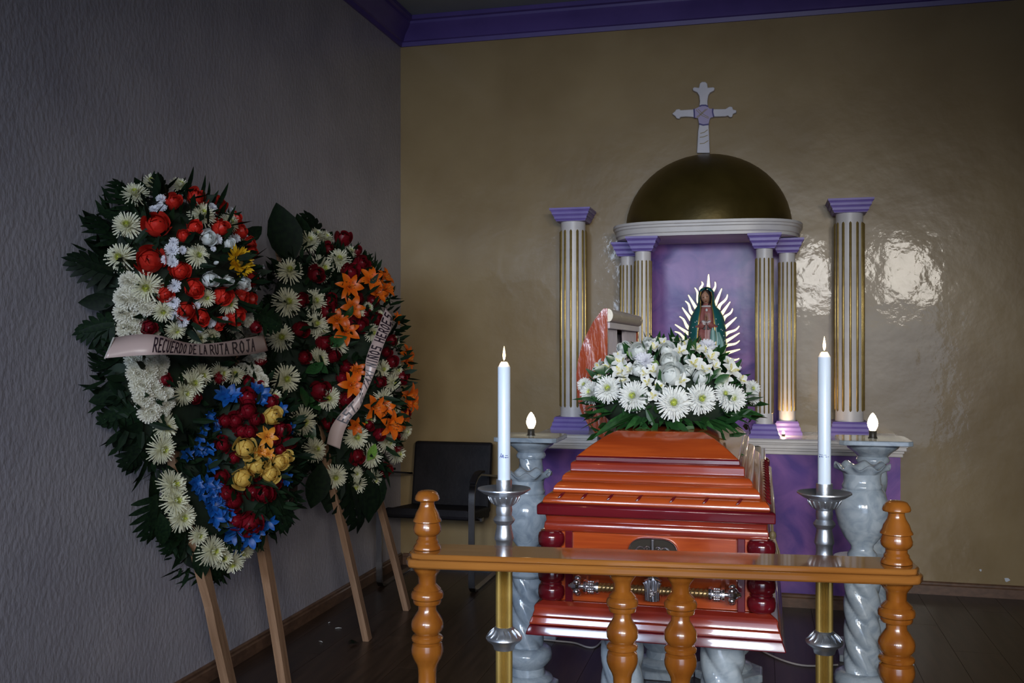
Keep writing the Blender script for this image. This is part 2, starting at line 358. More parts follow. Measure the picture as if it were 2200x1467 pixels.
m.rings(rs); m.build('dome', 'dome_gold', canopy, smooth=60)

# cross on the wall
cr = thing('wall_cross', (CX + .005, Y1 - .02, 2.53), 'white cross with flared ends and dark blue bands above the gold dome', 'cross')
def cpx(cx_, cy_): p = at_y(1420 + cx_ / 8.15, 160 + cy_ / 8.15, Y1 - .03); return (p.x, p.z)
out = [(630, 1375), (650, 1000), (672, 860), (650, 770), (590, 748), (440, 738), (340, 745), (325, 778), (270, 768), (255, 735), (195, 690), (250, 640), (265, 612), (325, 605), (345, 625), (560, 612), (625, 600), (670, 565), (682, 470), (668, 370), (635, 315), (560, 280), (555, 240), (590, 222), (665, 235), (680, 160), (715, 130), (780, 130), (812, 165), (820, 232), (920, 222), (945, 245), (925, 285), (860, 320), (830, 370), (815, 470), (820, 560), (850, 600), (920, 608), (1130, 605), (1170, 580), (1200, 560), (1250, 568), (1262, 615), (1320, 625), (1320, 670), (1262, 690), (1250, 740), (1210, 752), (1170, 720), (1130, 735), (940, 740), (860, 765), (835, 860), (842, 1000), (855, 1375)]
m = MB(); m.prism([cpx(*p) for p in out], 1, Y1 - .035, Y1 - .001); m.build('cross_body', 'cross_white', cr, bevel=.004)
def band(name, pts, wpx, mt, yy=.0385):
    m = MB()
    q = [Vector(cpx(*p)) for p in pts]; hw = wpx / 8.15 * .00277 / 2
    L_, R_ = [], []
    for i, p in enumerate(q):
        d = (q[min(i + 1, len(q) - 1)] - q[max(i - 1, 0)]).normalized(); nn = Vector((-d.y, d.x)) * hw
        L_.append(p + nn); R_.append(p - nn)
    for i in range(len(q) - 1):
        m.prism([L_[i], L_[i + 1], R_[i + 1], R_[i]], 1, Y1 - yy, Y1 - .03)
    return m.build(name, mt, cr)
m = MB(); m.prism([cpx(*p) for p in [(585, 612), (670, 570), (690, 545), (810, 548), (840, 600), (915, 610), (925, 742), (860, 760), (832, 880), (672, 880), (650, 765), (590, 760)]], 1, Y1 - .0365, Y1 - .03); m.build('cloth_wrap', 'cross_lilac', cr)
for pts in ([(675, 562), (715, 545), (785, 545), (825, 565)], [(580, 605), (585, 690), (588, 765)], [(910, 600), (905, 660), (925, 745)], [(670, 868), (740, 890), (838, 876)]):
    band('blue_band', pts, 24, 'cross_blue')
for pts in ([(615, 620), (720, 725), (835, 775)], [(650, 612), (740, 700), (840, 755)], [(815, 605), (720, 690), (640, 765)], [(785, 610), (690, 700), (625, 750)]):
    band('cord_line', pts, 9, 'cross_ochre', .038)
for pts in ([(690, 1035), (760, 1015), (820, 970)], [(680, 1105), (750, 1095), (820, 1065)], [(680, 1215), (760, 1205), (830, 1160)]):
    band('fold_line', pts, 12, 'cross_ochre', .037)

# statue in the niche
SX, SY = at_y(1519, 800, 5.76).x, 5.76
st = thing('robed_statue', (SX, SY, AZ), 'painted praying statue in teal starred mantle with golden rays in the niche', 'statue')
KP = 0.00264
def S(u, v, dy=0.0): return Vector((SX + (u - 1519) * KP, SY + dy, AZ + (931 - v) * KP))
def ell(cx, cy, z, rx, ry, a0, a1, n, pl=0, ph=0):
    return [(cx + rx * (1 + pl * math.cos(ph * t)) * math.cos(t), cy + ry * (1 + pl * math.cos(ph * t)) * math.sin(t), z) for t in [a0 + (a1 - a0) * i / n for i in range(n + 1)]]
m = MB(); m.lathe([(.0, 0), (.10, 0), (.10, .02), (.085, .03), (.085, .05), (0, .05)], 24, (SX, SY, AZ)); m.build('pedestal_base', 'gilt_trim', st, smooth=30)
m = MB()
prof = [(.05, .082, .07), (.2, .072, .062), (.4, .066, .056), (.55, .06, .05), (.62, .056, .046), (.68, .053, .042), (.705, .045, .036), (.722, .026, .024), (.745, .018, .018)]
m.rings([[(SX + rx * (1 + .05 * math.cos(11 * t)) * math.cos(t), SY + ry * (1 + .05 * math.cos(11 * t)) * math.sin(t), AZ + z) for t in [2 * math.pi * i / 44 for i in range(44)]] for z, rx, ry in prof])
m.build('robe', 'statue_robe', st, smooth=60)
m = MB()
mp = [(.06, .092, .085, 44, 0), (.2, .098, .088, 40, 0), (.38, .104, .088, 34, 0), (.52, .105, .084, 30, 0), (.60, .103, .080, 27, 0), (.66, .092, .070, 26, 0), (.70, .072, .060, 28, 0), (.725, .052, .050, 36, 0), (.75, .046, .048, 44, -.002), (.78, .046, .048, 46, -.003), (.805, .042, .046, 42, -.004), (.822, .032, .036, 20, -.003), (.832, .014, .016, 2, -.002)]
m.rings([ell(SX - (.004 if z > .7 else 0), SY + .008 + dy, AZ + z, rx, ry, R(-90 + g), R(270 - g), 30, .012, 12) for z, rx, ry, g, dy in mp], closed=False)
o = m.build('mantle', 'statue_mantle', st, smooth=60); so = o.modifiers.new('thickness', 'SOLIDIFY'); so.thickness = .006
for sg in (-1, 1):
    pts = []
    for z, rx, ry, g, dy in mp[:11]:
        t = R(-90 + g) if sg > 0 else R(270 - g)
        pts.append((SX - (.004 if z > .7 else 0) + rx * math.cos(t), SY + .008 + dy + ry * math.sin(t) - .002, AZ + z))
    m = MB(); m.tube(pts, .0035, 6); m.build('gilt_hem', 'gilt_trim', st, smooth=60)
sd = MB(); sd.ball((0, 0, 0), .0035, 6, 4); star = sd.mesh('star', 'statue_white', 180)
for i in range(44):
    z = .14 + .52 * ((i * .618) % 1); row = [q for q in mp if q[0] <= z][-1]; nxt = mp[mp.index(row) + 1]
    f_ = (z - row[0]) / (nxt[0] - row[0]); rx = row[1] + (nxt[1] - row[1]) * f_; ry = row[2] + (nxt[2] - row[2]) * f_
    g = row[3] + 6 + (i % 7) / 7 * 45; t = R(-90 + g) if i % 2 else R(270 - g)
    link('star', star, st, Matrix.Translation((SX + (rx + .003) * math.cos(t), SY + .008 + (ry + .003) * math.sin(t), AZ + z)))
# head, tilted to one side
hc = S(1516, 638, -.016)
m = MB(); rs = []
for i in range(13):
    t = -math.pi / 2 + math.pi * i / 12; k_ = max(math.cos(t), .02); z = .040 * math.sin(t)
    row = []
    for j in range(20):
        a = 2 * math.pi * j / 20; rx = .0265 * k_ * (1 - .18 * max(0, -math.sin(t))); ry = .030 * k_
        px, py = rx * math.cos(a), ry * math.sin(a)
        fr = max(0, -math.sin(a))
        if fr > .9 and -.012 < z < .006: py -= .006 * (1 - abs(z + .004) / .014)
        if fr > .75 and .004 < z < .014 and abs(px) > .004: py += .003
        row.append((px, py, z))
    rs.append(row)
m.rings(rs)
for sx_ in (-1, 1): m.ball((sx_ * .010, -.0265, .006), (.0045, .003, .0022), 8, 6, mi=1)
m.ball((0, -.0275, -.018), (.007, .003, .0022), 8, 6, mi=2)
hm = m.mesh('head', ['statue_skin', 'statue_hair', 'rose_crimson'], 60)
link('head', hm, st, Matrix.Translation(hc) @ Matrix.Rotation(R(-12), 4, 'Y') @ Matrix.Rotation(R(14), 4, 'X'))
m = MB(); m.rings([ell(hc.x, hc.y + .004, hc.z + z, rx, .035, R(-90 + g), R(270 - g), 18) for z, rx, g in ((-.045, .022, 60), (-.02, .031, 55), (.01, .033, 45), (.03, .027, 20), (.042, .012, 4))], closed=False)
o = m.build('hair', 'statue_hair', st, smooth=60); so = o.modifiers.new('thickness', 'SOLIDIFY'); so.thickness = .004
m = MB(); m.lathe([(.022, 0), (.034, -.004), (.036, -.010), (.026, -.012)], 20, (SX, SY - .006, AZ + .728), sq=.85); m.ball((SX, SY - .045, AZ + .700), (.007, .004, .009), 8, 6); m.build('collar', 'statue_white', st, smooth=60)
for sg in (-1, 1):
    m = MB(); m.tube([(SX + sg * .052, SY - .01, AZ + .69), (SX + sg * .048, SY - .040, AZ + .60), (SX + sg * .025, SY - .068, AZ + .612), (SX + sg * .012, SY - .072, AZ + .632)], [.018, .022, .018, .013], 10); m.build('sleeve', 'statue_robe', st, smooth=60)
    m = MB(); m.tube([(SX + sg * .018, SY - .069, AZ + .622), (SX + sg * .011, SY - .073, AZ + .637)], [.015, .013], 10); m.build('cuff', 'statue_white', st, smooth=60)
    m = MB(); m.ball((SX + sg * .005, SY - .076, AZ + .652), (.0045, .009, .013), 8, 6)
    for q in range(4): m.tube([(SX + sg * .004, SY - .084 + q * .0048, AZ + .658), (SX + sg * .0035, SY - .085 + q * .0048, AZ + .672), (SX + sg * .002, SY - .084 + q * .0045, AZ + .682 - abs(q - 1.4) * .003)], [.0026, .0024, .0016], 6)
    m.tube([(SX + sg * .006, SY - .068, AZ + .646), (SX + sg * .006, SY - .064, AZ + .656), (SX + sg * .004, SY - .065, AZ + .666)], [.003, .0026, .0018], 6)
    m.build('hand', 'statue_skin', st, smooth=60)
    m = MB(); m.prism([(SX + sg * .010 - .006, AZ + .628), (SX + sg * .010 + .006, AZ + .628), (SX + sg * .011 + .006, AZ + .590), (SX + sg * .011 - .006, AZ + .590)], 1, SY - .068, SY - .060); m.build('sash_end', 'statue_hair', st)
m = MB()
m.rings([[(SX + cx_ + rx * (1 + .10 * math.cos(9 * t)) * math.cos(t), SY + cy_ + .022 * (1 + .10 * math.cos(9 * t)) * math.sin(t), AZ + z) for t in [2 * math.pi * i / 36 for i in range(36)]] for z, cx_, cy_, rx in ((.08, .062, -.062, .040), (.25, .066, -.06, .036), (.42, .070, -.056, .032), (.52, .070, -.054, .024), (.575, .062, -.054, .010))])
m.build('mantle_drape', 'statue_sea', st, smooth=60)
m = MB(); m.rings([[(SX + cx_ + rx * math.cos(t), SY - .066 + .014 * math.sin(t), AZ + z) for t in [2 * math.pi * i / 16 for i in range(16)]] for z, cx_, rx in ((.50, .036, .014), (.53, .037, .018), (.58, .036, .014), (.60, .036, .006))]); m.build('mantle_fold', 'statue_sea', st, smooth=60)
# rays
rays = [((655, 385), (655, 265)), ((742, 375), (745, 170)), ((795, 480), (828, 270)), ((825, 580), (915, 360)), ((870, 640), (990, 440)), ((905, 705), (1025, 535)), ((930, 790), (1055, 625)), ((945, 885), (1105, 740)), ((945, 995), (1140, 855)), ((940, 1075), (1145, 945)), ((925, 1150), (1145, 1045)), ((930, 1225), (1150, 1160)), ((940, 1305), (1140, 1280)), ((960, 1375), (1135, 1370)), ((640, 575), (565, 345)), ((590, 630), (480, 440)), ((555, 700), (440, 520)), ((530, 790), (400, 605)), ((515, 895), (365, 725)), ((515, 975), (305, 830)), ((510, 1055), (300, 925)), ((505, 1125), (285, 1015)), ((510, 1220), (290, 1130)), ((515, 1310), (295, 1240)), ((955, 1450), (1130, 1465)), ((515, 1400), (300, 1370))]
for i, (a, b) in enumerate(rays):
    pa = S(1400 + a[0] / 6.1125, 560 + a[1] / 6.1125); pb = S(1400 + b[0] / 6.1125, 560 + b[1] / 6.1125)
    d = pb - pa; nn = Vector((-d.z, 0, d.x)).normalized(); wv = .006 if i % 2 == 0 else 0
    l_, r_ = [], []
    for j in range(9):
        s_ = j / 8; c = pa + d * s_ + nn * wv * math.sin(s_ * 2 * math.pi); hw = .0082 * (1 - s_) ** .8 + .0026
        l_.append(c + nn * hw); r_.append(c - nn * hw)
    m = MB()
    for j in range(8): m.prism([(l_[j].x, l_[j].z), (l_[j + 1].x, l_[j + 1].z), (r_[j + 1].x, r_[j + 1].z), (r_[j].x, r_[j].z)], 1, SY + .024, SY + .032)
    m.build('gold_ray', 'ray_gold', st)

# small lamp on the altar top behind the niche column
lp = at_z(1683, 937, AZ); lp = Vector((lp.x, max(lp.y, 5.60), AZ))
sl = thing('altar_bulb', lp, 'tiny lit bulb lying on the altar shelf by the niche columns', 'bulb')
m = MB(); m.lathe([(.0, 0), (.009, 0), (.009, .012), (0, .012)], 12, lp); m.build('socket', 'socket_black', sl)
m = MB(); m.ball(lp + Vector((0, 0, .019)), (.008, .008, .009), 10, 8); m.build('glass', 'bulb_lit', sl, smooth=180)
def point(name, loc, power, color, rad=.02, parent=None):
    l = bpy.data.lights.new(name, 'POINT'); l.energy = power; l.color = color; l.shadow_soft_size = rad
    o = bpy.data.objects.new(name, l); COL.objects.link(o); o.location = loc
    if parent is not None: o.parent = parent; o.matrix_parent_inverse = wm(parent).inverted()
    return o
point('altar_bulb_light', lp + Vector((0, 0, .035)), .8, (1, .68, .36), .01, sl)

# ------------------------------------------------------------------ armchair in the corner
cx, cy = -1.86, 5.62
ch = thing('armchair', (cx, cy, 0), 'black leather cantilever armchair with flat steel frame in the corner', 'chair')
m = MB(); m.rings([[(cx - .255, 5.44, .40), (cx + .255, 5.44, .40), (cx + .255, 5.44, .455), (cx - .255, 5.44, .455)], [(cx - .255, 5.40, .41), (cx + .255, 5.40, .41), (cx + .255, 5.40, .47), (cx - .255, 5.40, .47)][::1], ][::-1] + [[(cx - .25, 5.87, .345), (cx + .25, 5.87, .345), (cx + .25, 5.87, .42), (cx - .25, 5.87, .42)]])
m.build('seat', 'leather_black', ch, bevel=.018)
m = MB(); m.rings([[(cx - .25, 5.83, .40), (cx + .25, 5.83, .40), (cx + .25, 5.89, .37), (cx - .25, 5.89, .37)], [(cx - .25, 5.905, .80), (cx + .25, 5.905, .80), (cx + .25, 5.955, .80), (cx - .25, 5.955, .80)]])
m.build('backrest', 'leather_black', ch, bevel=.015)
def flatbar(pts, w, th, name, parent, mt):
    """flat bar in the YZ plane: pts (y,z), extruded in x"""
    x0, rs = pts[0], []
    m = MB(); P2 = [Vector(p) for p in pts[1:]]
    for i, p in enumerate(P2):
        d = (P2[min(i + 1, len(P2) - 1)] - P2[max(i - 1, 0)]).normalized(); n_ = Vector((-d.y, d.x)) * th / 2
        a, b = p + n_, p - n_
        rs.append([(x0 - w / 2, a.x, a.y), (x0 + w / 2, a.x, a.y), (x0 + w / 2, b.x, b.y), (x0 - w / 2, b.x, b.y)])
    m.rings(rs); return m.build(name, mt, parent, smooth=40)
for sg in (-1, 1):
    bx = cx + sg * .277
    flatbar([bx, (5.96, .006), (5.46, .006), (5.41, .012), (5.385, .035), (5.38, .08), (5.38, .50), (5.385, .56), (5.41, .615), (5.46, .645), (5.52, .655), (5.90, .60)], .035, .011, 'arm_frame', ch, 'steel_dark')
    m = MB(); m.box(cx + sg * .262, cx + sg * .275, 5.60, 5.64, .37, .39); m.build('seat_bracket', 'steel_dark', ch)
    flatbar([bx, (5.60, .664), (5.52, .667), (5.46, .657), (5.40, .624)], .036, .012, 'arm_pad', ch, 'leather_black')
m = MB(); m.box(cx - .277, cx + .277, 5.90, 5.935, .001, .012); m.build('cross_bar', 'steel_dark', ch)
m = MB(); m.tube([(cx - .268, 5.62, .38), (cx + .268, 5.62, .38)], .011, 8); m.build('seat_rod', 'steel_dark', ch)

# wall box and debris
p = at_x(617, 1070, X0)
wb = thing('wall_box', (X0, p.y, p.z), 'small dark brown electrical box on the grey plastered wall', 'electrical box')
m = MB(); m.box(X0, X0 + .028, p.y - .045, p.y + .045, p.z - .058, p.z + .058); m.build('box_body', 'box_brown', wb, bevel=.003)
m = MB(); m.box(X0 + .028, X0 + .032, p.y - .048, p.y + .048, p.z - .06, p.z + .06); m.build('cover_plate', 'box_brown', wb, bevel=.001)
m = MB(); m.box(X0 + .029, X0 + .0325, p.y - .0495, p.y - .0478, p.z - .06, p.z + .06); m.build('cover_edge', 'box_edge', wb)
def cable(name, pix, label):
    pts = [at_z(u, v, .005) for u, v in pix]; q = []
    for i in range(len(pts) - 1):
        p0, p1, p2, p3 = pts[max(i - 1, 0)], pts[i], pts[i + 1], pts[min(i + 2, len(pts) - 1)]
        for t in (0, .25, .5, .75): q.append(.5 * ((2 * p1) + (p2 - p0) * t + (2 * p0 - 5 * p1 + 4 * p2 - p3) * t * t + (3 * p1 - p0 - 3 * p2 + p3) * t ** 3))
    q.append(pts[-1]); m = MB(); m.tube(q, .0042, 8); tag(m.build(name, 'cable_white', smooth=60), label, 'cable')
cable('lamp_cable', [(1610, 1380), (1645, 1402), (1690, 1421), (1735, 1430), (1800, 1428)], 'thin white cable on the floor between the coffin and the pedestal by the altar end')
cable('lamp_cable', [(1150, 1372), (1200, 1377), (1235, 1381), (1262, 1390), (1280, 1389), (1296, 1374)], 'thin grey cable on the floor under the coffin by the vase pedestal')

# ------------------------------------------------------------------ coffin
CX0, CX1, CY0, CY1, YSPLIT = -0.614, 0.058, 2.61, 4.65, 3.65
def prof(pts):
    """left silhouette pixels of the hipped coffin -> (inset, z)"""
    out_ = []
    for u, v in pts:
        r = ray(u, v); D = (CY0 - CX0) / (r.y - r.x)
        out_.append((r.x * D - CX0, CAMZ + r.z * D))
    return out_
c5 = lambda x, y: (1100 + x / 3.548, 900 + y / 3.548)
c6 = lambda x, y: (1100 + x / 3.548, 1130 + y / 3.548)
P_base_lo = prof([c6(100, 828), c6(104, 812), c6(130, 750)])
P_base_mid = prof([c6(129, 748), c6(130, 738), c6(136, 722), c6(150, 686)])
P_base_top = prof([c6(152, 684), c6(168, 640), c6(166, 612), c6(176, 594), c6(226, 562), c6(268, 556)])
P_body = prof([c6(268, 556), c5(268, 850)])
P_roll = prof([c5(264, 852), c5(248, 842), c5(244, 815), c5(250, 782), c5(262, 774), c5(258, 740), c5(250, 730)])
P_rim = prof([c5(258, 728), c5(188, 727), c5(187, 690), c5(187, 657), c5(200, 646), c5(228, 634)])
P_t1 = prof([c5(232, 634), c5(232, 622), c5(244, 596), c5(270, 573), c5(305, 561), c5(314, 556)])
P_t2 = prof([c5(314, 556), c5(310, 545), c5(320, 513), c5(344, 487), c5(378, 471), c5(384, 466)])
P_t3 = prof([c5(384, 466), c5(377, 458), c5(386, 431), c5(408, 411), c5(440, 402), c5(446, 398)])
P_t4 = prof([c5(446, 398), c5(444, 388), c5(447, 336), c5(458, 326), c5(484, 318)])
P_t5 = prof([c5(484, 319), c5(488, 284), c5(497, 278)])
P_top = prof([c5(497, 278), c5(600, 200), c5(700, 135), c5(800, 88)])
P_top.append((P_top[-1][0] + .10, P_top[-1][1] + .003))
coffin = thing('coffin', ((CX0 + CX1) / 2, (CY0 + CY1) / 2, 0.62), 'glossy red-brown wooden coffin with stepped lid, its head half open', 'coffin')
def cpart(name, pr, mt, split=False, sm=30):
    m = MB(); m.rect(pr, CX0, CX1, CY0, YSPLIT if split else CY1, front_only=split); return m.build(name, mt, coffin, smooth=sm, bevel=.0028)
base = cpart('base_moulding', P_base_lo, 'coffin_red')
cpart('base_moulding', P_base_mid, 'coffin_rosewood'); cpart('base_moulding', P_base_top, 'coffin_rosewood')
body = cpart('body', P_body, 'coffin_wood')
cpart('roll_moulding', P_roll, 'coffin_rosewood', sm=60)
cpart('lid_rim', P_rim, 'coffin_red', True)
cpart('lid_tier', P_t1, 'coffin_wood', True, 40); cpart('lid_tier', P_t2, 'coffin_wood', True, 40); cpart('lid_tier', P_t3, 'coffin_wood', True, 40)
cpart('lid_tier', P_t4, 'coffin_rosewood', True, 30); cpart('lid_bead', P_t5, 'coffin_red', True); cpart('lid_panel', P_top, 'coffin_wood', True, 20)
zr = P_rim[0][1]
# rim and white lining of the open head end
m = MB(); io = .05
for xa, xb, ya, yb in ((CX0 + .06, CX0 + .115, YSPLIT, CY1 - .05), (CX1 - .115, CX1 - .06, YSPLIT, CY1 - .05), (CX0 + .06, CX1 - .06, CY1 - .105, CY1 - .05)): m.box(xa, xb, ya, yb, zr - .03, zr + .012)
m.build('lining_border', 'satin_cream', coffin, bevel=.01)
m = MB(); m.rings([[(CX0 + .11 + .42 * i / 11, yy, zr - .02 + .018 * math.sin(i * 2.1 + yy * 9)) for i in range(12)] for yy in [YSPLIT + .01 + j * .11 for j in range(9)]], closed=False); o = m.build('satin_pillow', 'satin', coffin, smooth=60)
# carved diagonal cuts along the lowest lid tier
(oa, za), (ob, zb_) = P_t1[1], P_t1[4]
g = MB(); g.rings([[(x_ + k_ * .0042 * math.cos(a), y_, .0042 * k_ * math.sin(a)) for a in [i * math.pi / 4 for i in range(8)]] for x_, y_, k_ in ((0, -.5, .15), (.001, -.3, .75), (.0, 0, 1), (-.001, .3, .7), (0, .5, .12))])
gm = g.mesh('carved_cut', 'coffin_red', 60)
sl_len = math.hypot(ob - oa, zb_ - za)
def carve(t, side):
    om, zm = (oa + ob) / 2, (za + zb_) / 2
    if side == 'front':
        u_, sl_ = Vector((1, 0, 0)), Vector((0, ob - oa, zb_ - za)).normalized(); p = Vector((CX0 + oa + t * (CX1 - CX0 - 2 * oa), CY0 + om, zm))
    else:
        u_, sl_ = Vector((0, 1, 0)), Vector((-(ob - oa), 0, zb_ - za)).normalized(); p = Vector((CX1 - om, CY0 + oa + t * (YSPLIT - CY0 - oa), zm))
    n_ = u_.cross(sl_)
    d = (u_ * .62 + sl_ * .8).normalized(); e = n_.cross(d) * -1
    M = Matrix((e, d, n_)).transposed().to_4x4(); L_ = sl_len * .95
    link('carved_cut', gm, coffin, Matrix.Translation(p + n_ * .0085) @ M @ Matrix.Diagonal((1, L_, 1, 1)))
for cxp in (375, 560, 765, 990, 1250, 1500, 1750): carve((cxp - 225) / (1975 - 225), 'front')
for i in range(15): carve((i + .6) / 15.5, 'side')
# corner posts and strips on the front, posts on the rear corners
bo = P_body[0][0]; zb0, zb1 = P_body[0][1], P_body[1][1] + .004
hh = zb1 - zb0
post = [(.024, 0)]
for i in range(4):
    a = hh * i / 4; q = hh / 4
    post += [(.029, a + .04 * q), (.035, a + .12 * q), (.0375, a + .35 * q), (.0375, a + .6 * q), (.0355, a + .8 * q), (.029, a + .9 * q), (.031, a + .95 * q)]
post.append((.024, hh))
for px in (CX0 + bo + .012, CX1 - bo - .012):
    for py in (CY0 + bo + .006, CY1 - bo - .006):
        m = MB(); m.lathe(post, 22, (px, py, zb0)); m.build('corner_post', 'coffin_red', coffin, smooth=60)
for px in (CX0 + bo + .062, CX1 - bo - .062):
    m = MB(); m.box(px - .010, px + .010, CY0 + bo - .012, CY0 + bo + .01, zb0, zb1); m.build('corner_strip', 'coffin_red', coffin, bevel=.002)
m = MB(); m.rings([[(CX1 - bo + p_, CY0 + bo + .08, z), (CX1 - bo + p_, CY1 - bo - .08, z)] for p_, z in ((.0, zb0 + .02), (.012, zb0 + .02), (.012, zb1 - .02), (.0, zb1 - .02))], closed=False); m.build('side_panel', 'coffin_rosewood', coffin)
# plaque and handle on the foot end
FY = CY0 + bo
def fp(u, v, d=0.0): return at_y(u, v, FY - d)
pa, pb = fp(1348, 1160), fp(1459, 1166); pc = (pa + pb) / 2 + Vector((0, 0, -.035)); prx = (pb - pa).length / 2
plq = None
m = MB(); n = 40
def sup(t, k_): c_, s_ = math.cos(t), math.sin(t); return (prx * k_ * math.copysign(abs(c_) ** .62, c_), .046 * k_ * math.copysign(abs(s_) ** .75, s_))
m.rings([[(pc.x + sup(2 * math.pi * i / n, k_)[0], FY - d_, pc.z + sup(2 * math.pi * i / n, k_)[1]) for i in range(n)] for k_, d_ in ((1, -.002), (1, .007), (.965, .011), (.92, .009), (.90, .002))], cap=False)
plq = m.build('handle_plaque', 'chrome', coffin, smooth=50)
m = MB(); m.prism([(pc.x + sup(2 * math.pi * i / n, .91)[0], pc.z + sup(2 * math.pi * i / n, .91)[1]) for i in range(n)], 1, FY - .003, FY + .001); m.build('plaque_ground', 'wick', plq)
for sx_ in (-1, 1):
    for q, (ox, oz, rr) in enumerate(((.030, .010, .014), (.013, .016, .009), (.034, -.018, .010), (.014, -.012, .010))):
        pts = [(pc.x + sx_ * (ox + rr * (1 - s_ / 14) * math.cos(s_ * .62)), FY - .010, pc.z + oz + rr * (1 - s_ / 14) * math.sin(s_ * .62)) for s_ in range(13)]
        mm = MB(); mm.tube(pts, [.0028 * (1 - s_ / 22) for s_ in range(13)], 6); mm.build('scroll', 'chrome', plq, smooth=60)
mm = MB(); mm.box(pc.x - .004, pc.x + .004, FY - .014, FY - .004, pc.z - .04, pc.z + .042); mm.build('scroll', 'chrome', plq, bevel=.002)
hz_ = fp(1400, 1268, .045).z; HY = FY - .045
ends = (fp(1250, 1262, .045).x, fp(1562, 1274, .045).x)
m = MB(); m.tube([(ends[0] + .02, HY, hz_), (ends[1] - .02, HY, hz_)], .0105, 12)
bar = m.build('handle_bar', 'old_brass', coffin, smooth=60)
m = MB(); L_ = ends[1] - ends[0] - .04
for kk in range(3): m.tube([(ends[0] + .02 + L_ * i / 90, HY + .0112 * math.sin(i * .75 + kk * 2.094), hz_ + .0112 * math.cos(i * .75 + kk * 2.094)) for i in range(91)], .0022, 5)
m.build('twist_ridges', 'old_brass', bar, smooth=60)
for sg, ex in ((-1, ends[0]), (1, ends[1])):
    m = MB()
    prf = [(.006, 0), (.018, .002), (.019, .008), (.016, .010), (.016, .034), (.019, .036), (.018, .042), (.008, .044), (.008, .050), (.016, .054), (.021, .062), (.017, .072), (.010, .076), (.005, .084)]
    m.lathe(prf, 16); me = m.mesh('handle_cap', 'chrome', 50)
    cap = link('handle_cap', me, coffin, Matrix.Translation((ex - sg * .048, HY, hz_)) @ Matrix.Rotation(R(90 * sg), 4, 'Y'))
    for a in range(5):
        t = a * 2 * math.pi / 5 + .4
        m = MB(); m.ball((ex + sg * .012, HY + .019 * math.sin(t), hz_ + .021 * math.cos(t)), (.010, .008, .008), 8, 6); m.build('petal_knob', 'chrome', cap, smooth=60)
    m = MB()
    for q in range(18): m.ball((ex - sg * (.016 + .0055 * (q % 3) * 1.0) - sg * .004, HY - .0155 * math.cos((q // 3 - 2.5) * .5), hz_ + .0155 * math.sin((q // 3 - 2.5) * .5)), .0038, 6, 4)
    m.build('beading', 'chrome', cap, smooth=60)
mx = (fp(1402, 1268, .045)).x
m = MB(); m.rings([[(mx + wx * math.cos(t), HY + .016 * math.sin(t), hz_ + z) for t in [2 * math.pi * i / 24 for i in range(24)]] for z, wx in ((-.026, .018), (-.022, .021), (.0, .020), (.018, .022), (.026, .024), (.034, .012))]); ctr = m.build('handle_shell', 'chrome', coffin, smooth=50)
for i in range(7):
    t = (i - 3) / 3
    m = MB(); m.tube([(mx + .017 * t, HY - .0165 * math.sqrt(1 - .6 * t * t), hz_ - .025), (mx + .019 * t, HY - .017 * math.sqrt(1 - .6 * t * t), hz_ + .014), (mx + .022 * t, HY - .015 * math.sqrt(1 - .6 * t * t), hz_ + .030 - .008 * t * t)], [.002, .0026, .0036], 6); m.build('shell_rib', 'chrome', ctr, smooth=60)
m = MB()
for i in range(9): m.ball((mx + .009 * math.cos(i * 2.4) * (i / 9), HY - .018, hz_ - .004 + .012 * math.sin(i * 2.4) * (i / 9)), .0034, 6, 4)
m.build('beading', 'chrome', ctr, smooth=60)
for sx_ in (ends[0] + .01, mx, ends[1] - .01):
    m = MB(); m.tube([(sx_, HY, hz_), (sx_, HY + .02, hz_ + .008), (sx_, FY + .004, hz_ + .02)], .006, 8); m.build('handle_arm', 'chrome', coffin, smooth=60)
# tassel on the side
tp = at_x(1656, 1135, CX1 - bo + .015)
m = MB(); tx, ty, tz = CX1 - .035, CY0 + .17, .945
m.tube([(tx - .015, ty, tz), (tx + .004, ty, tz - .02), (tx + .006, ty, tz - .05)], .004, 6); m.ball((tx + .006, ty, tz - .058), (.010, .010, .013), 10, 8)
for i in range(34):
    a = i * 2.4; rr = .004 + .018 * (i / 34) ** .5
    m.tube([(tx + .006 + .006 * math.cos(a), ty + .006 * math.sin(a), tz - .065), (tx + .010 + rr * .7 * math.cos(a), ty + rr * .8 * math.sin(a), tz - .10), (tx + .014 + rr * math.cos(a), ty + rr * math.sin(a), tz - .145 - random.random() * .012)], .0016, 4)
m.build('tassel', 'tassel', coffin)
# raised head half of the lid, hinged on the far-left side of the coffin
lp_ = [(1303, 662), (1296, 663), (1287, 674), (1275, 690), (1262, 714), (1250, 742), (1242, 772), (1238, 805), (1240, 850), (1247, 882), (1262, 910), (1285, 938), (1305, 945)]
Q = [at_y(u, v, YSPLIT + .01) for u, v in lp_]; Q = [(p.x, p.z) for p in Q]
xr = at_y(1305, 800, YSPLIT + .01).x; Q[0] = (xr, Q[0][1]); Q[-1] = (xr, Q[-1][1])
YE = 4.60
m = MB(); m.prism(Q, 1, YSPLIT + .01, YSPLIT + .03); rl = m.build('raised_lid_end', 'coffin_wavy', coffin); rl['label'] = 'glossy end wall of the raised lid'
m = MB()
inn = [(xr + (x_ - xr) * .86, Q[0][1] - .012 + (z_ - Q[0][1]) * .955) for x_, z_ in Q]
m.rings([[(x_, yy, z_) for x_, z_ in Q] for yy in (YSPLIT + .03, YE)], closed=False, cap=False); m.rings([[(x_, yy, z_) for x_, z_ in inn] for yy in (YSPLIT + .03, YE)], closed=False, cap=False)
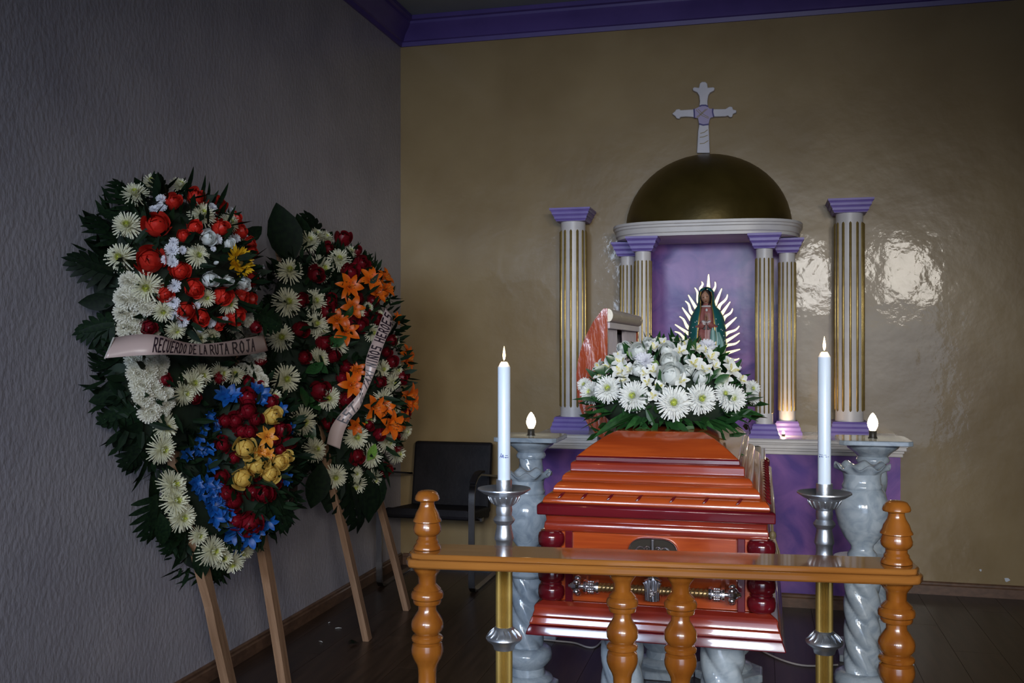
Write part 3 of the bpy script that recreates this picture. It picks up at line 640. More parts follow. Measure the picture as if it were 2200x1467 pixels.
for (a, b) in ((Q[0], inn[0]), (Q[-1], inn[-1])): m.add([(a[0], YSPLIT + .03, a[1]), (a[0], YE, a[1]), (b[0], YE, b[1]), (b[0], YSPLIT + .03, b[1])], [(0, 1, 2, 3)])
m.build('raised_lid_shell', 'coffin_wood', coffin, smooth=30)
m = MB(); m.prism(Q, 1, YE, YE + .02); m.build('raised_lid_end', 'coffin_wood', coffin)
zt = Q[0][1]
m = MB(); m.rings([[(xr + .004 + .016 * math.cos(t) , yy, zt - .026 + .024 * math.sin(t)) for t in [2 * math.pi * i / 14 for i in range(14)]] for yy in [YSPLIT + .014 + (YE - YSPLIT - .014) * j / 8 for j in range(9)]]); m.build('lid_padding', 'satin_cream', coffin, smooth=60)
m = MB(); m.box(xr - .008, xr + .006, YSPLIT + .03, YE, zt - .075, zt - .05); m.build('lid_ruffle', 'satin', coffin, bevel=.004)
def drape(y_a, y_b, amp, x_, gather, name='lid_drape'):
    m = MB(); n_ = 40; rs = []
    for i in range(9):
        s_ = i / 8; z = zt - .07 - (zt - .07 - 1.0) * s_; k_ = 1 - gather * s_
        rs.append([(x_ + amp * math.sin(j * 1.1) * (1 - .3 * s_), y_a + (y_b - y_a) * j / n_ * k_, z) for j in range(n_ + 1)])
    m.rings(rs, closed=False); o = m.build(name, 'satin', coffin, smooth=60); so = o.modifiers.new('thickness', 'SOLIDIFY'); so.thickness = .003
drape(YSPLIT + .035, YSPLIT + .32, .006, xr - .012, .15)
drape(YE - .01, YE - .42, .007, xr - .012, .35)
m = MB(); m.rings([[(xr - .045 + .006 * math.sin(j * .9 + i), YSPLIT + .03 + (YE - YSPLIT - .03) * j / 30, 1.0 + (zt - .09 - 1.0) * i / 6) for j in range(31)] for i in range(7)], closed=False); m.build('lid_lining', 'satin', coffin, smooth=60)

# ------------------------------------------------------------------ marble pedestals, vases, lamps
def twisted(name, x, y, h, rs, plate, label, group=None, cap='ring', base='plate', strands=4, turns=1.15):
    t = thing(name, (x, y, 0), label, 'pedestal', group)
    a45 = math.pi / 8
    m = MB()
    if base == 'plate':
        m.rings([[(x + plate * k_ * math.cos(a45 + i * math.pi / 4) , y + plate * k_ * math.sin(a45 + i * math.pi / 4), z) for i in range(8)] for z, k_ in ((0, 1), (.028, 1), (.033, .96))]); zb = .033
    else:
        m.box(x - plate, x + plate, y - plate, y + plate, 0, .03); zb = .03
    m.build('base_plate', 'marble', t, bevel=.004)
    m = MB()
    m.lathe([(rs * 1.5, zb), (rs * 1.6, zb + .012), (rs * 1.5, zb + .024), (rs * 1.12, zb + .032), (rs * 1.05, zb + .06), (rs * 1.3, zb + .075), (rs * 1.52, zb + .095), (rs * 1.55, zb + .115), (rs * 1.45, zb + .135), (rs * 1.2, zb + .142), (rs * .9, zb + .142)], 32, (x, y, 0)); m.build('base_bowl', 'marble', t, smooth=50)
    z0 = zb + .135; z1 = h - .11 if cap != 'ring' else h - .075
    m = MB(); nz, na = 46, 48; rg = []
    for i in range(nz + 1):
        z = z0 + (z1 - z0) * i / nz; row = []
        for j in range(na):
            th = 2 * math.pi * j / na; w_ = abs(math.sin((strands * th + 2 * math.pi * turns * strands * (z - z0) / .45) / 2))
            r_ = rs * (.80 + .22 * w_ ** .7); row.append((x + r_ * math.cos(th), y + r_ * math.sin(th), z))
        rg.append(row)
    m.rings(rg); m.build('twisted_shaft', 'marble', t, smooth=60)
    m = MB()
    if cap == 'ring':
        m.lathe([(rs * .9, z1 - .004), (rs * 1.15, z1), (rs * 1.25, z1 + .012), (rs * 1.15, z1 + .024), (rs * 1.05, z1 + .028), (rs * 1.25, z1 + .045), (rs * 1.3, z1 + .055), (rs * 1.2, z1 + .057)], 32, (x, y, 0)); m.build('capital', 'marble', t, smooth=50)
        m = MB(); m.lathe([(rs * 1.55, h - .019), (rs * 1.6, h - .01), (rs * 1.55, h)], 32, (x, y, 0)); m.build('top_plate', 'marble', t, smooth=50)
    else:
        m.lathe([(rs * .9, z1 - .004), (rs * 1.12, z1), (rs * 1.2, z1 + .012), (rs * 1.1, z1 + .024), (rs * 1.05, z1 + .028), (rs * 1.3, z1 + .045), (rs * 1.75, z1 + .065), (rs * 1.85, z1 + .075), (rs * 1.9, z1 + .088)], 32, (x, y, 0)); m.build('capital', 'marble', t, smooth=50)
        m = MB(); pl = plate; c_ = .02
        m.prism([(x - pl + c_, y - pl), (x + pl - c_, y - pl), (x + pl, y - pl + c_), (x + pl, y + pl - c_), (x + pl - c_, y + pl), (x - pl + c_, y + pl), (x - pl, y + pl - c_), (x - pl, y - pl + c_)], 2, h - .022, h); m.build('top_plate', 'marble', t, bevel=.004)
    return t
HP = P_base_lo[0][1]
pf = at_d(1337, 1400, 2.95); pr_ = at_d(1552, 1400, 2.80)
yf = 2.92
for u, lab in ((1337, 'twisted grey marble pedestal holding the coffin foot, behind two balusters'), (1552, 'twisted grey marble pedestal holding the coffin foot beside the white floor cable')):
    x_ = at_y(u, 1420, yf).x
    twisted('marble_pedestal', x_, yf, HP - .001, .062, .15, lab)
for u, lab in ((1422, 'twisted marble pedestal under the coffin head, its octagonal plate seen between the balusters'), (1566, 'twisted marble pedestal under the coffin head, its octagonal plate by the white cable')):
    x_ = at_y(u, 1424, 4.32).x
    twisted('marble_pedestal', x_, 4.32, HP - .001, .062, .15, lab)

def vase(name, x, y, z, k, label):
    t = thing(name, (x, y, z), label, 'vase')
    pr = [(.0, 0), (.052, 0), (.055, .008), (.050, .018), (.040, .03), (.042, .045), (.066, .075), (.088, .12), (.098, .17), (.094, .21), (.080, .243), (.070, .258), (.073, .264), (.073, .272), (.068, .278), (.067, .30), (.070, .315)]
    rs = []
    for r_, z_ in pr: rs.append([(x + k * r_ * math.cos(a), y + k * r_ * math.sin(a), z + k * z_) for a in [2 * math.pi * i / 64 for i in range(64)]])
    m = MB(); m.rings(rs); m.build('vase_body', 'marble', t, smooth=60)
    m = MB(); rr = []
    for r_, z_, w_ in ((.066, .310, 0), (.074, .322, .004), (.088, .334, .011), (.100, .340, .015), (.102, .344, .015), (.098, .346, .014), (.084, .340, .010), (.070, .328, .004), (.060, .312, 0)):
        rr.append([(x + k * r_ * math.cos(a), y + k * r_ * math.sin(a), z + k * (z_ + w_ * .62 * math.cos(9 * a))) for a in [2 * math.pi * i / 90 for i in range(90)]])
    m.rings(rr, cap=False); m.build('wavy_rim', 'marble', t, smooth=60)
    m = MB(); m.lathe([(.0, .30), (.062, .306), (.06, .31), (0, .312)], 24, (x, y, z)); m.build('inner_neck', 'marble', t)
    return t
def lamp_bulb(x, y, z, label):
    t = thing('candle_bulb', (x, y, z), label, 'bulb')
    m = MB(); m.lathe([(0, 0), (.020, 0), (.020, .004), (.017, .006), (.017, .03), (.019, .034), (0, .034)], 18, (x, y, z)); m.build('socket', 'socket_black', t, smooth=30)
    m = MB(); m.lathe([(.004, .034), (.014, .037), (.022, .055), (.0235, .068), (.020, .085), (.012, .102), (.005, .111), (.0015, .114)], 20, (x, y, z)); m.build('glass', 'bulb_lit', t, smooth=180)
    point('bulb_light', (x, y, z + .07), 3.4, (1, .70, .38), .022, t)
VY = 3.96
for u, tag_, lab, lab2 in ((1133, 0, 'short twisted marble pedestal behind the candlestick nearest the armchair, carrying a vase', 'grey marble vase with wavy rim between the armchair and the coffin'), (1852, 1, 'short twisted marble pedestal in front of the purple altar end, carrying a vase', 'grey marble vase with wavy rim in front of the altar end, beside the wooden newel')):
    p = at_y(u, 1198, VY); k_ = 1.0
    hz0 = at_y(u, 1196, VY).z
    twisted('vase_pedestal', p.x, VY, hz0, .066, .13, lab)
    vase('marble_vase', p.x, VY, hz0, k_, lab2)
for u, vv, lab, lab2 in ((1141, 935, 'tall twisted marble lamp pedestal between armchair and coffin', 'lit candle-shaped bulb on the marble pedestal near the armchair'), (1875, 941, 'tall twisted marble lamp pedestal by the end of the purple altar', 'lit candle-shaped bulb on the marble pedestal by the altar end')):
    LY = 4.78; p = at_y(u, vv, LY)
    twisted('lamp_pedestal', p.x, LY, p.z, .062, .155, lab, cap='square', base='square', turns=1.0)
    lamp_bulb(p.x, LY, p.z, lab2)

# ------------------------------------------------------------------ candlesticks with candles
def candlestick(u, lab, lab2, vdish, vtop, marks, D=2.5):
    p = at_d(u, vdish, D); x, y = p.x, p.y; KS = D / F / 3.3575
    t = thing('candlestick', (x, y, 0), lab, 'candlestick')
    zd = at_d(u, vdish, D).z     # bottom of the dish rim
    def Z(cy_): return zd - (cy_ - 65) * KS
    m = MB(); m.lathe([(58 * KS, Z(0)), (52 * KS, Z(0)), (52 * KS, Z(40)), (58 * KS, Z(95)), (160 * KS, Z(78)), (190 * KS, Z(62)), (192 * KS, Z(70)), (150 * KS, Z(98)), (112 * KS, Z(112))][2:], 40, (x, y, 0)); m.build('drip_dish', 'pewter', t, smooth=40)
    m = MB(); m.lathe([(50 * KS, Z(0)), (57 * KS, Z(0)), (58 * KS, Z(8)), (56 * KS, Z(95))], 28, (x, y, 0)); m.build('candle_socket', 'pewter', t, smooth=40)
    m = MB(); m.lathe([(150 * KS, Z(98)), (118 * KS, Z(112)), (108 * KS, Z(135)), (90 * KS, Z(165)), (72 * KS, Z(182)), (56 * KS, Z(192)), (60 * KS, Z(215)), (58 * KS, Z(240)), (54 * KS, Z(258)), (66 * KS, Z(270)), (79 * KS, Z(290)), (70 * KS, Z(308)), (54 * KS, Z(325)), (55 * KS, Z(345)), (66 * KS, Z(400)), (70 * KS, Z(425)), (66 * KS, Z(435)), (60 * KS, Z(445)), (56 * KS, Z(490)), (62 * KS, Z(520)), (66 * KS, Z(545)), (60 * KS, Z(560))], 36, (x, y, 0)); m.build('turned_stem', 'pewter', t, smooth=40)
    for i in range(16):
        a = i * math.pi / 8
        m = MB(); m.tube([(x + rr * KS * math.cos(a), y + rr * KS * math.sin(a), Z(cy_)) for rr, cy_ in ((116, 120), (106, 140), (88, 170))], [5 * KS, 9 * KS, 4 * KS], 6); m.build('cup_leaf', 'pewter', t, smooth=60)
    zc = Z(1140)
    def shaft(za, zb):
        m = MB(); n_ = 64
        m.rings([[(x + (57 + (3.5 if j % 2 else -1.5)) * KS * math.cos(2 * math.pi * j / n_), y + (57 + (3.5 if j % 2 else -1.5)) * KS * math.sin(2 * math.pi * j / n_), z) for j in range(n_)] for z in (za, zb)]); m.build('reeded_shaft', 'brass_tube', t)
    shaft(Z(1062), Z(555)); shaft(.12, Z(1218))
    m = MB(); m.lathe([(58 * KS, Z(1058)), (66 * KS, Z(1062)), (80 * KS, Z(1085)), (108 * KS, Z(1112)), (130 * KS, Z(1132)), (132 * KS, Z(1142)), (124 * KS, Z(1156)), (92 * KS, Z(1180)), (80 * KS, Z(1195)), (72 * KS, Z(1222)), (56 * KS, Z(1224))], 36, (x, y, 0)); col_ = m.build('collar', 'pewter', t, smooth=40)
    for i in range(14):
        a = i * math.pi / 7
        m = MB(); m.tube([(x + rr * KS * math.cos(a + da), y + rr * KS * math.sin(a + da), Z(cy_)) for rr, cy_, da in ((75, 1075, 0), (100, 1100, .1), (122, 1124, .02))], [4 * KS, 8 * KS, 3 * KS], 6); m.build('chased_leaf', 'pewter', col_, smooth=60)
    m = MB(); m.lathe([(.10, 0), (.105, .012), (.09, .03), (.06, .055), (.05, .085), (.03, .12), (.022, .125)], 40, (x, y, 0)); m.build('foot', 'pewter', t, smooth=40)
    # candle
    zt_ = at_d(u, vtop, D).z; rc = 13.6 * D / F; zb_0 = Z(92)
    c = thing('candle', (x, y, zb_0), lab2, 'candle')
    lean = .004
    m = MB(); m.rings([[(x + r_ * math.cos(a), y + r_ * math.sin(a), z) for a in [2 * math.pi * i / 32 for i in range(32)]] for r_, z in ((rc * .97, zb_0), (rc, zb_0 + .01), (rc, zt_ - .014), (rc * .92, zt_ - .012), (rc * .62, zt_ - .003), (rc * .45, zt_), (rc * .2, zt_ - .002))]); m.build('wax_body', 'wax', c, smooth=40)
    m = MB(); m.tube([(x, y, zt_ - .003), (x + .0006, y, zt_ + .005), (x + .0012, y, zt_ + .008)], .0009, 6); m.build('wick', 'wick', c)
    m = MB(); m.lathe([(.0006, .003), (.0026, .008), (.0036, .014), (.0034, .020), (.0022, .028), (.0008, .036), (.0002, .039)], 14, (x, y, zt_)); m.build('flame', 'flame', c, smooth=180)
    point('flame_light', (x, y, zt_ + .02), .5, (1, .62, .28), .006, c)
    # printed marks wrapped on the wax
    pm_ = MB()
    for (a0, z0_, a1, z1_, w_) in marks:
        for i in range(4):
            s0, s1 = i / 4, (i + 1) / 4
            q = []
            for s_ in (s0, s1):
                aa = a0 + (a1 - a0) * s_; zz = z0_ + (z1_ - z0_) * s_; q.append((aa, zz))
            d = Vector((q[1][0] - q[0][0], q[1][1] - q[0][1])); n_ = Vector((-d.y, d.x)).normalized() * w_ / 2
            vv = []
            for (aa, zz), sg in ((q[0], 1), (q[1], 1), (q[1], -1), (q[0], -1)):
                aa2, zz2 = aa + sg * n_.x, zz + sg * n_.y   # metres across, metres up
                th = math.atan2(-y, -x) + aa2 / rc          # facing the camera side
                vv.append((x + (rc + .0004) * math.cos(th), y + (rc + .0004) * math.sin(th), zm_ + zz2))
            pm_.add(vv, [(0, 1, 2, 3)])
    return c, pm_
MK = lambda s: [(a * .001, b * .001, c_ * .001, d * .001, w_ * .001) for a, b, c_, d, w_ in s]
D_ = 2.5
zm_ = at_d(1085, 980, D_).z
marksL = MK([(-11, -3, -10, 1, 1.2), (-9, 0, -7, 9, 1.6), (-8, 3, -5, -2, 1.6), (-5, -2, -3, 6, 1.4), (-3, 6, -1, -3, 1.8), (2, 3.4, 10, 3.2, 1.1), (2, -2, 5, -1, 2.6), (6, -1, 7.5, -2, 2), (9, -1, 11, -2, 2), (.5, -1, .8, 0, 1)])
c, pm_ = candlestick(1083, 'tall pewter and brass candlestick beside the armchair side of the coffin', 'lit white candle in the candlestick near the armchair', 1049, 777, marksL)
pm_.build('blue_print', 'print_blue', c)
zm_ = at_d(1770, 978, D_).z
marksR = MK([(-13, 4, -11, 2.8, 1.4), (-11, 2.8, -3, 2, 1), (0, 2, 5, 2, 1.1), (-13, -1.5, -10, -3, 3), (-7, -1, -5, -3, 2.4), (-4, -3, -2, -3, 1), (3, -2, 6, -3, 1.4), (8, -2.5, 12, -2, 1), (-2, .8, -1, 0, 1)])
c, pm_ = candlestick(1771, 'tall pewter and brass candlestick in front of the purple altar end', 'lit white candle in the candlestick by the altar end', 1058, 756, marksR, D_)
pm_.build('blue_print', 'print_blue', c)

# ------------------------------------------------------------------ wooden rail in front of the coffin
RA = R(5.6)
rc_ = Vector((-.2235, 2.157, 0)) + Vector((-math.sin(RA), math.cos(RA), 0)) * .07
rail = thing('wooden_rail', rc_, 'honey-coloured varnished wooden rail with turned newels and balusters', 'rail', rz=RA)
RM = wm(rail)
def rbuild(m, name, mt, sm=40, bevel=0.0):
    o = bpy.data.objects.new(name, m.mesh(name, mt, sm)); COL.objects.link(o); o.parent = rail
    if bevel:
        b = o.modifiers.new('bevel', 'BEVEL'); b.width = bevel; b.segments = 2; b.limit_method = 'ANGLE'; b.angle_limit = R(40)
    return o
def board(ov, z0, z1):
    L2, W2, c_ = .560 + ov, .070 + ov, .035
    m = MB(); m.prism([(-L2 + c_, -W2), (L2 - c_, -W2), (L2 - c_ * .35, -W2 + c_ * .25), (L2, -W2 + c_), (L2, W2 - c_), (L2 - c_, W2), (-L2 + c_, W2), (-L2, W2 - c_), (-L2, -W2 + c_), (-L2 + c_ * .35, -W2 + c_ * .25)], 2, z0, z1); return m
rbuild(board(0, .900, .919), 'rail_board', 'honey_board', bevel=.005)
rbuild(board(-.006, .919, .932), 'rail_board', 'honey_board', bevel=.004)
KB = .0003063
low = [(645, 115), (690, 106), (720, 84), (745, 68), (800, 65), (825, 90), (840, 104), (850, 100), (862, 116), (880, 122), (905, 120), (918, 106), (935, 106), (950, 100), (960, 68), (1000, 68), (1040, 95), (1075, 115), (1100, 121), (1140, 118), (1165, 100), (1182, 84), (1192, 110), (1205, 119), (1222, 117), (1236, 90), (1252, 112), (1290, 120), (1320, 119), (1360, 105), (1400, 82), (1430, 72), (1480, 68), (1540, 68), (1600, 95), (1660, 122), (1720, 118), (1760, 84), (1780, 118), (1800, 118), (1815, 90), (1900, 80), (2100, 66), (2300, 74), (2600, 96), (2800, 118), (2900, 120), (2960, 84), (3000, 100)]
hi = [(90, 20), (94, 48), (104, 70), (130, 88), (155, 94), (165, 90), (170, 56), (190, 53), (220, 62), (260, 85), (295, 95), (312, 106), (322, 108), (332, 92), (345, 96), (375, 105), (400, 103), (418, 90), (432, 72), (455, 72), (472, 84), (486, 84), (500, 94), (515, 104), (528, 104), (532, 98)]
def xl(u, vv=1225): # position along the rail of a photo column
    r = ray(u, vv); o_ = Vector(rc_); d = Vector((math.cos(RA), math.sin(RA), 0))
    # intersect camera ray (plan view) with the rail's centre line
    return (r.x * o_.y - r.y * o_.x) / (d.x * r.y - d.y * r.x)
for u, k_, fin in ((918, 1.0, True), (1337, .96, False), (1462, .98, False), (1926, 1.03, True)):
    x_ = xl(u)
    m = MB()
    m.lathe([(hw * KB * k_, .900 - (cy_ - 645) * KB if cy_ < 1480 else (.900 - (1480 - 645) * KB) - ((.900 - (1480 - 645) * KB) - .06) * (cy_ - 1480) / (3000 - 1480)) for cy_, hw in low], 32, (x_, 0, 0))
    rbuild(m, 'newel_post' if fin else 'baluster', 'honey_wood', 35)
    if fin:
        m = MB(); m.lathe([(hw * KB * k_, .932 + (532 - cy_) * KB) for cy_, hw in hi], 32, (x_, 0, 0)); rbuild(m, 'newel_finial', 'honey_wood', 35)
m = MB(); m.box(-.56, .56, -.08, .08, 0, .06); rbuild(m, 'foot_board', 'honey_board', bevel=.005)

# ------------------------------------------------------------------ flower meshes (unit radius, facing +Z)
def strip(mb, pts, widths, side, mi=0, cup=0.0, up=None):
    """petal as a strip of quads: centre points, half widths, side vector; optional cup lifts the edges"""
    vs_ = []; fs = []
    nrm = up or Vector((0, 0, 1))
    for p, w_ in zip(pts, widths):
        vs_ += [p - side * w_ + nrm * cup * w_, p, p + side * w_ + nrm * cup * w_]
    for i in range(len(pts) - 1):
        a = i * 3; fs += [(a, a + 1, a + 4, a + 3), (a + 1, a + 2, a + 5, a + 4)]
    mb.add(vs_, fs, mi)
def petals_ring(mb, n, length, r0, elev, curl, w_, z0, rnd, segs=3, a_off=0.0, mi=0, cup=.15, tipw=.5):
    for i in range(n):
        a = a_off + 2 * math.pi * (i + rnd.uniform(-.25, .25)) / n; L_ = length * rnd.uniform(.86, 1.06); e = elev + rnd.uniform(-.12, .12)
        d = Vector((math.cos(a), math.sin(a), 0)); side = Vector((-math.sin(a), math.cos(a), 0)); tw = rnd.uniform(-.06, .06)
        pts, ws = [], []; p = d * r0 + Vector((0, 0, z0)); ee = e
        for s_ in range(segs + 1):
            f_ = s_ / segs; pts.append(p.copy()); ws.append(w_ * (.55 + .45 * math.sin(math.pi * min(f_ * .75 + .12, 1))) if s_ < segs else w_ * tipw)
            st_ = L_ / segs; p = p + (d * math.cos(ee) + Vector((0, 0, math.sin(ee))) + side * tw) * st_; ee += curl / segs
        strip(mb, pts, ws, side, mi, cup)
def mum_mesh(name, mt, seed, dens=1.0, droop=0.0):
    rnd = random.Random(seed); mb = MB()
    for n, L_, e, cu, z0 in ((26, .95, -.02, -.25 - droop, 0), (26, .90, .22, .0, .03), (24, .82, .45, .15, .05), (22, .70, .72, .3, .08), (20, .56, .95, .45, .10), (17, .44, 1.15, .5, .12), (14, .34, 1.32, .5, .13)):
        petals_ring(mb, int(n * dens), L_, .06, e, cu, .042, z0, rnd, tipw=.7, a_off=rnd.random())
    return mb.mesh(name, mt, 180)
def eye_mesh(name, mt, seed):
    rnd = random.Random(seed); mb = MB(); mb.ball((0, 0, .30), (.15, .15, .12), 10, 6)
    petals_ring(mb, 18, .26, .10, 1.0, .3, .03, .26, rnd, 2); petals_ring(mb, 16, .22, .10, 1.25, .3, .03, .32, rnd, 2); petals_ring(mb, 9, .16, .04, 1.4, 0, .03, .36, rnd, 2)
    return mb.mesh(name, mt, 180)
def pom_mesh(name, mt, seed):
    rnd = random.Random(seed); mb = MB(); mb.ball((0, 0, .15), (.55, .55, .42), 12, 8)
    for k in range(8):
        t = k / 7; petals_ring(mb, int(24 - 15 * t), .62 - .1 * t, .34 * (1 - t) + .04, -.05 + 1.35 * t, .55, .085, .12 + .28 * t, rnd, 3, rnd.random(), tipw=.75, cup=.3)
    return mb.mesh(name, mt, 180)
def button_mesh(name, mt, seed):
    rnd = random.Random(seed); mb = MB()
    for n, L_, e in ((18, .95, .05), (16, .8, .4), (12, .55, .8), (8, .35, 1.2)): petals_ring(mb, n, L_, .05, e, .1, .12, .05, rnd, 2, tipw=.8)
    return mb.mesh(name, mt, 180)
def rose_mesh(name, mt, seed, n=20, open_=1.0, ruffle=0.0):
    """overlapping shells around a ball, rims turning out"""
    n = 14; rnd = random.Random(seed); mb = MB(); mb.ball((0, 0, .05), (.42, .42, .46), 12, 8)
    for k in range(n):
        t = k / (n - 1); phi = k * 2.399 + rnd.uniform(-.35, .35)
        th0 = .10 + (.55 + .62 * open_) * t ** 1.1; rad = .54 + .30 * t; ha = 1.25 - .25 * t; rs = []; tl = rnd.uniform(-.15, .15)
        for iv in range(6):
            v_ = iv / 5; row = []
            for iu in range(8):
                u_ = -1 + 2 * iu / 7; th = th0 + 1.1 * (1 - v_) + (.38 * u_ * u_ + tl * u_) * (.3 + .7 * v_)
                lift = (.10 + .24 * t) * v_ ** 3 * (1 - .35 * u_ * u_) + (ruffle * math.sin(iu * 3.1 + k) * v_)
                r_ = rad * (1 + lift); wd_ = ha * (.85 + .2 * math.sin(math.pi * v_)) / max(.45, math.sin(min(th, 1.57)) + .15) * .8
                ang = phi + u_ * min(wd_, 1.7); row.append((r_ * math.sin(th) * math.cos(ang), r_ * math.sin(th) * math.sin(ang), .05 + r_ * 1.05 * math.cos(th) + (ruffle * math.cos(iu * 2.7 + k * 2) * v_)))
            rs.append(row)
        mb.rings(rs, closed=False)
    mb.lathe([(.02, -.6), (.16, -.55), (.34, -.42), (.36, -.36)], 10)
    return mb.mesh(name, mt, 180)
def lily_mesh(name, mt, seed, n=6, w_=.27, recurve=-1.5, e0=.95, L=1.08):
    rnd = random.Random(seed); mb = MB()
    for i in range(n):
        a = 2 * math.pi * i / n + rnd.uniform(-.1, .1); wi = w_ * (1.0 if i % 2 else .78); d = Vector((math.cos(a), math.sin(a), 0)); side = Vector((-math.sin(a), math.cos(a), 0))
        p = d * .03 + Vector((0, 0, -.12)); e = e0 + rnd.uniform(-.15, .15); pts, ws = [], []
        for s_ in range(8):
            f_ = s_ / 7; pts.append(p.copy()); ws.append(wi * max(.06, math.sin(math.pi * min(.06 + f_ * .94, 1)) ** .8))
            p = p + (d * math.cos(e) + Vector((0, 0, math.sin(e)))) * L * rnd.uniform(.95, 1.05) / 7; e += recurve / 7
        strip(mb, pts, ws, side, 0, .30)
    mb.lathe([(.02, -.5), (.05, -.3), (.10, -.1), (.06, -.08)], 8)
    return mb.mesh(name, mt, 180)
def stamen_mesh(name):
    mb = MB()
    for i in range(6):
        a = i * math.pi / 3 + .3; q = [Vector((.02 * math.cos(a), .02 * math.sin(a), -.05)), Vector((.10 * math.cos(a), .10 * math.sin(a), .28)), Vector((.22 * math.cos(a), .22 * math.sin(a), .48))]
        mb.tube(q, [.014, .012, .010], 5, 0); mb.ball(q[-1], (.05, .025, .025), 6, 4, 1)
    mb.tube([(0, 0, -.05), (.02, 0, .3), (.03, .02, .55)], [.02, .018, .024], 6, 0)
    return mb.mesh(name, ['lily_amber', 'stamen_brown'], 180)
def bud_mesh(name, mt):
    mb = MB(); mb.lathe([(.01, -.5), (.14, -.38), (.24, -.05), (.20, .28), (.08, .52), (.01, .60)], 10); return mb.mesh(name, mt, 180)
def sun_mesh(name):
    rnd = random.Random(5); mb = MB()
    for n, L_, e, cu in ((20, .85, .15, .35), (18, .78, .45, .5), (14, .62, .8, .6)): petals_ring(mb, n, L_, .2, e, cu, .10, 0, rnd, 4, tipw=.15)
    return mb.mesh(name, 'sun_yellow', 180)
def leaf_mesh(name, mt, kind):
    """leaf of unit length along +Y, face +Z"""
    mb = MB()
    if kind == 'blade': prof_ = [(0, .012), (.12, .045), (.35, .075), (.6, .066), (.85, .03), (1, .002)]
    elif kind == 'oval': prof_ = [(0, .015), (.1, .10), (.3, .22), (.5, .25), (.72, .19), (.9, .08), (1, .004)]
    if kind != 'split':
        pts = [Vector((0, y_, .10 * math.sin(y_ * 2.2) - .06 * y_)) for y_, _ in prof_]
        strip(mb, pts, [w_ for _, w_ in prof_], Vector((1, 0, 0)), 0, .22)
    else:
        # split philodendron-type leaf: midrib with finger lobes
        strip(mb, [Vector((0, y_, .08 * math.sin(y_ * 2))) for y_ in (0, .3, .6, .9)], [.05, .10, .09, .03], Vector((1, 0, 0)), 0, .1)
        for sg in (-1, 1):
            for i in range(6):
                y_ = .10 + i * .145; L_ = (.46, .50, .48, .42, .32, .22)[i]; a = R(12 + i * 9)
                d = Vector((sg * math.cos(a), math.sin(a), -.12)); b = Vector((sg * .04, y_, .06 * math.sin(y_ * 2)))
                sd_ = Vector((-d.y, d.x, 0)).normalized()
                strip(mb, [b, b + d * L_ * .4, b + d * L_ * .75 + Vector((0, .01, -.02)), b + d * L_ + Vector((0, .03, -.07))], [.075, .080, .065, .012], sd_, 0, .08)
        strip(mb, [Vector((0, .85, .08)), Vector((0, 1.0, .05)), Vector((0, 1.12, 0))], [.05, .06, .005], Vector((1, 0, 0)), 0, .1)
    return mb.mesh(name, mt, 180)

FM = dict(
    mum=[mum_mesh('chrysanthemum', 'petal_cream', s_, 1, .25 * (s_ % 2)) for s_ in (1, 2, 3)],
    wmum=[mum_mesh('chrysanthemum', 'petal_white', s_, 1.7, .2 * (s_ % 2)) for s_ in (4, 5, 6)],
    pom=[pom_mesh('pompon_flower', 'petal_pom', s_) for s_ in (1, 2)],
    button=[button_mesh('button_flower', 'petal_button', s_) for s_ in (1, 2)],
    red=[rose_mesh('rose', 'rose_red', s_, 15, o_) for s_, o_ in ((1, 1), (2, .8), (3, .6))],
    crim=[rose_mesh('rose', 'rose_crimson', s_, 15, o_) for s_, o_ in ((4, .9), (5, .65), (6, .5))],
    carn=[rose_mesh('carnation', 'rose_crimson', 7, 18, 1.0, .06)],
    yel=[rose_mesh('rose', 'rose_yellow', s_, 15, o_) for s_, o_ in ((8, .8), (9, .6))],
    white=[rose_mesh('rose', 'rose_white', s_, 15, o_) for s_, o_ in ((10, .8), (11, .55))],
    lily=[lily_mesh('lily', 'lily_orange', s_) for s_ in (1, 2, 3)],
    alily=[lily_mesh('lily', 'lily_amber', 4)],
    blue=[lily_mesh('blue_flower', 'blue_petal', s_, 6, .26, -.7, .85, .95) for s_ in (5, 6)],
    alst=[lily_mesh('alstroemeria', 'petal_white', s_, 5, .34, -.9, .85, 1.0) for s_ in (7, 8)],
    sun=[sun_mesh('sunflower')], bud=[bud_mesh('lily_bud', 'leaf_lime')], wbud=[bud_mesh('rose_bud', 'rose_white')])
SUB = dict(mum=('flower_eye', eye_mesh('flower_eye', 'mum_eye', 1)), wmum=('flower_eye', eye_mesh('flower_eye', 'mum_eye_bright', 2)), lily=('stamens', stamen_mesh('stamens')), alily=('stamens', stamen_mesh('stamens')),
           alst=('throat', lily_mesh('throat', 'alstro_throat', 9, 3, .16, -.5, 1.05, .75)))
_d = MB(); _d.ball((0, 0, .12), (.26, .26, .12), 12, 6); SUB['sun'] = ('flower_disc', _d.mesh('flower_disc', 'sun_disc', 180))
NAMES = dict(mum='chrysanthemum', wmum='chrysanthemum', pom='pompon_flower', button='button_flower', red='rose', crim='rose', carn='carnation', yel='rose', white='rose', lily='lily', alily='lily', blue='blue_flower', alst='alstroemeria', sun='sunflower', bud='lily_bud', wbud='rose_bud')
PLAB = dict(red='orange-red rose', crim='dark crimson rose', yel='yellow rose', white='white rose')
LM = dict(blade=leaf_mesh('leaf', 'leaf_green', 'blade'), dblade=leaf_mesh('leaf', 'leaf_dark', 'blade'), oval=leaf_mesh('leaf', 'leaf_dark', 'oval'), goval=leaf_mesh('leaf', 'leaf_green', 'oval'), split=leaf_mesh('leaf', 'leaf_dark', 'split'), lime=leaf_mesh('leaf', 'leaf_lime', 'oval'))

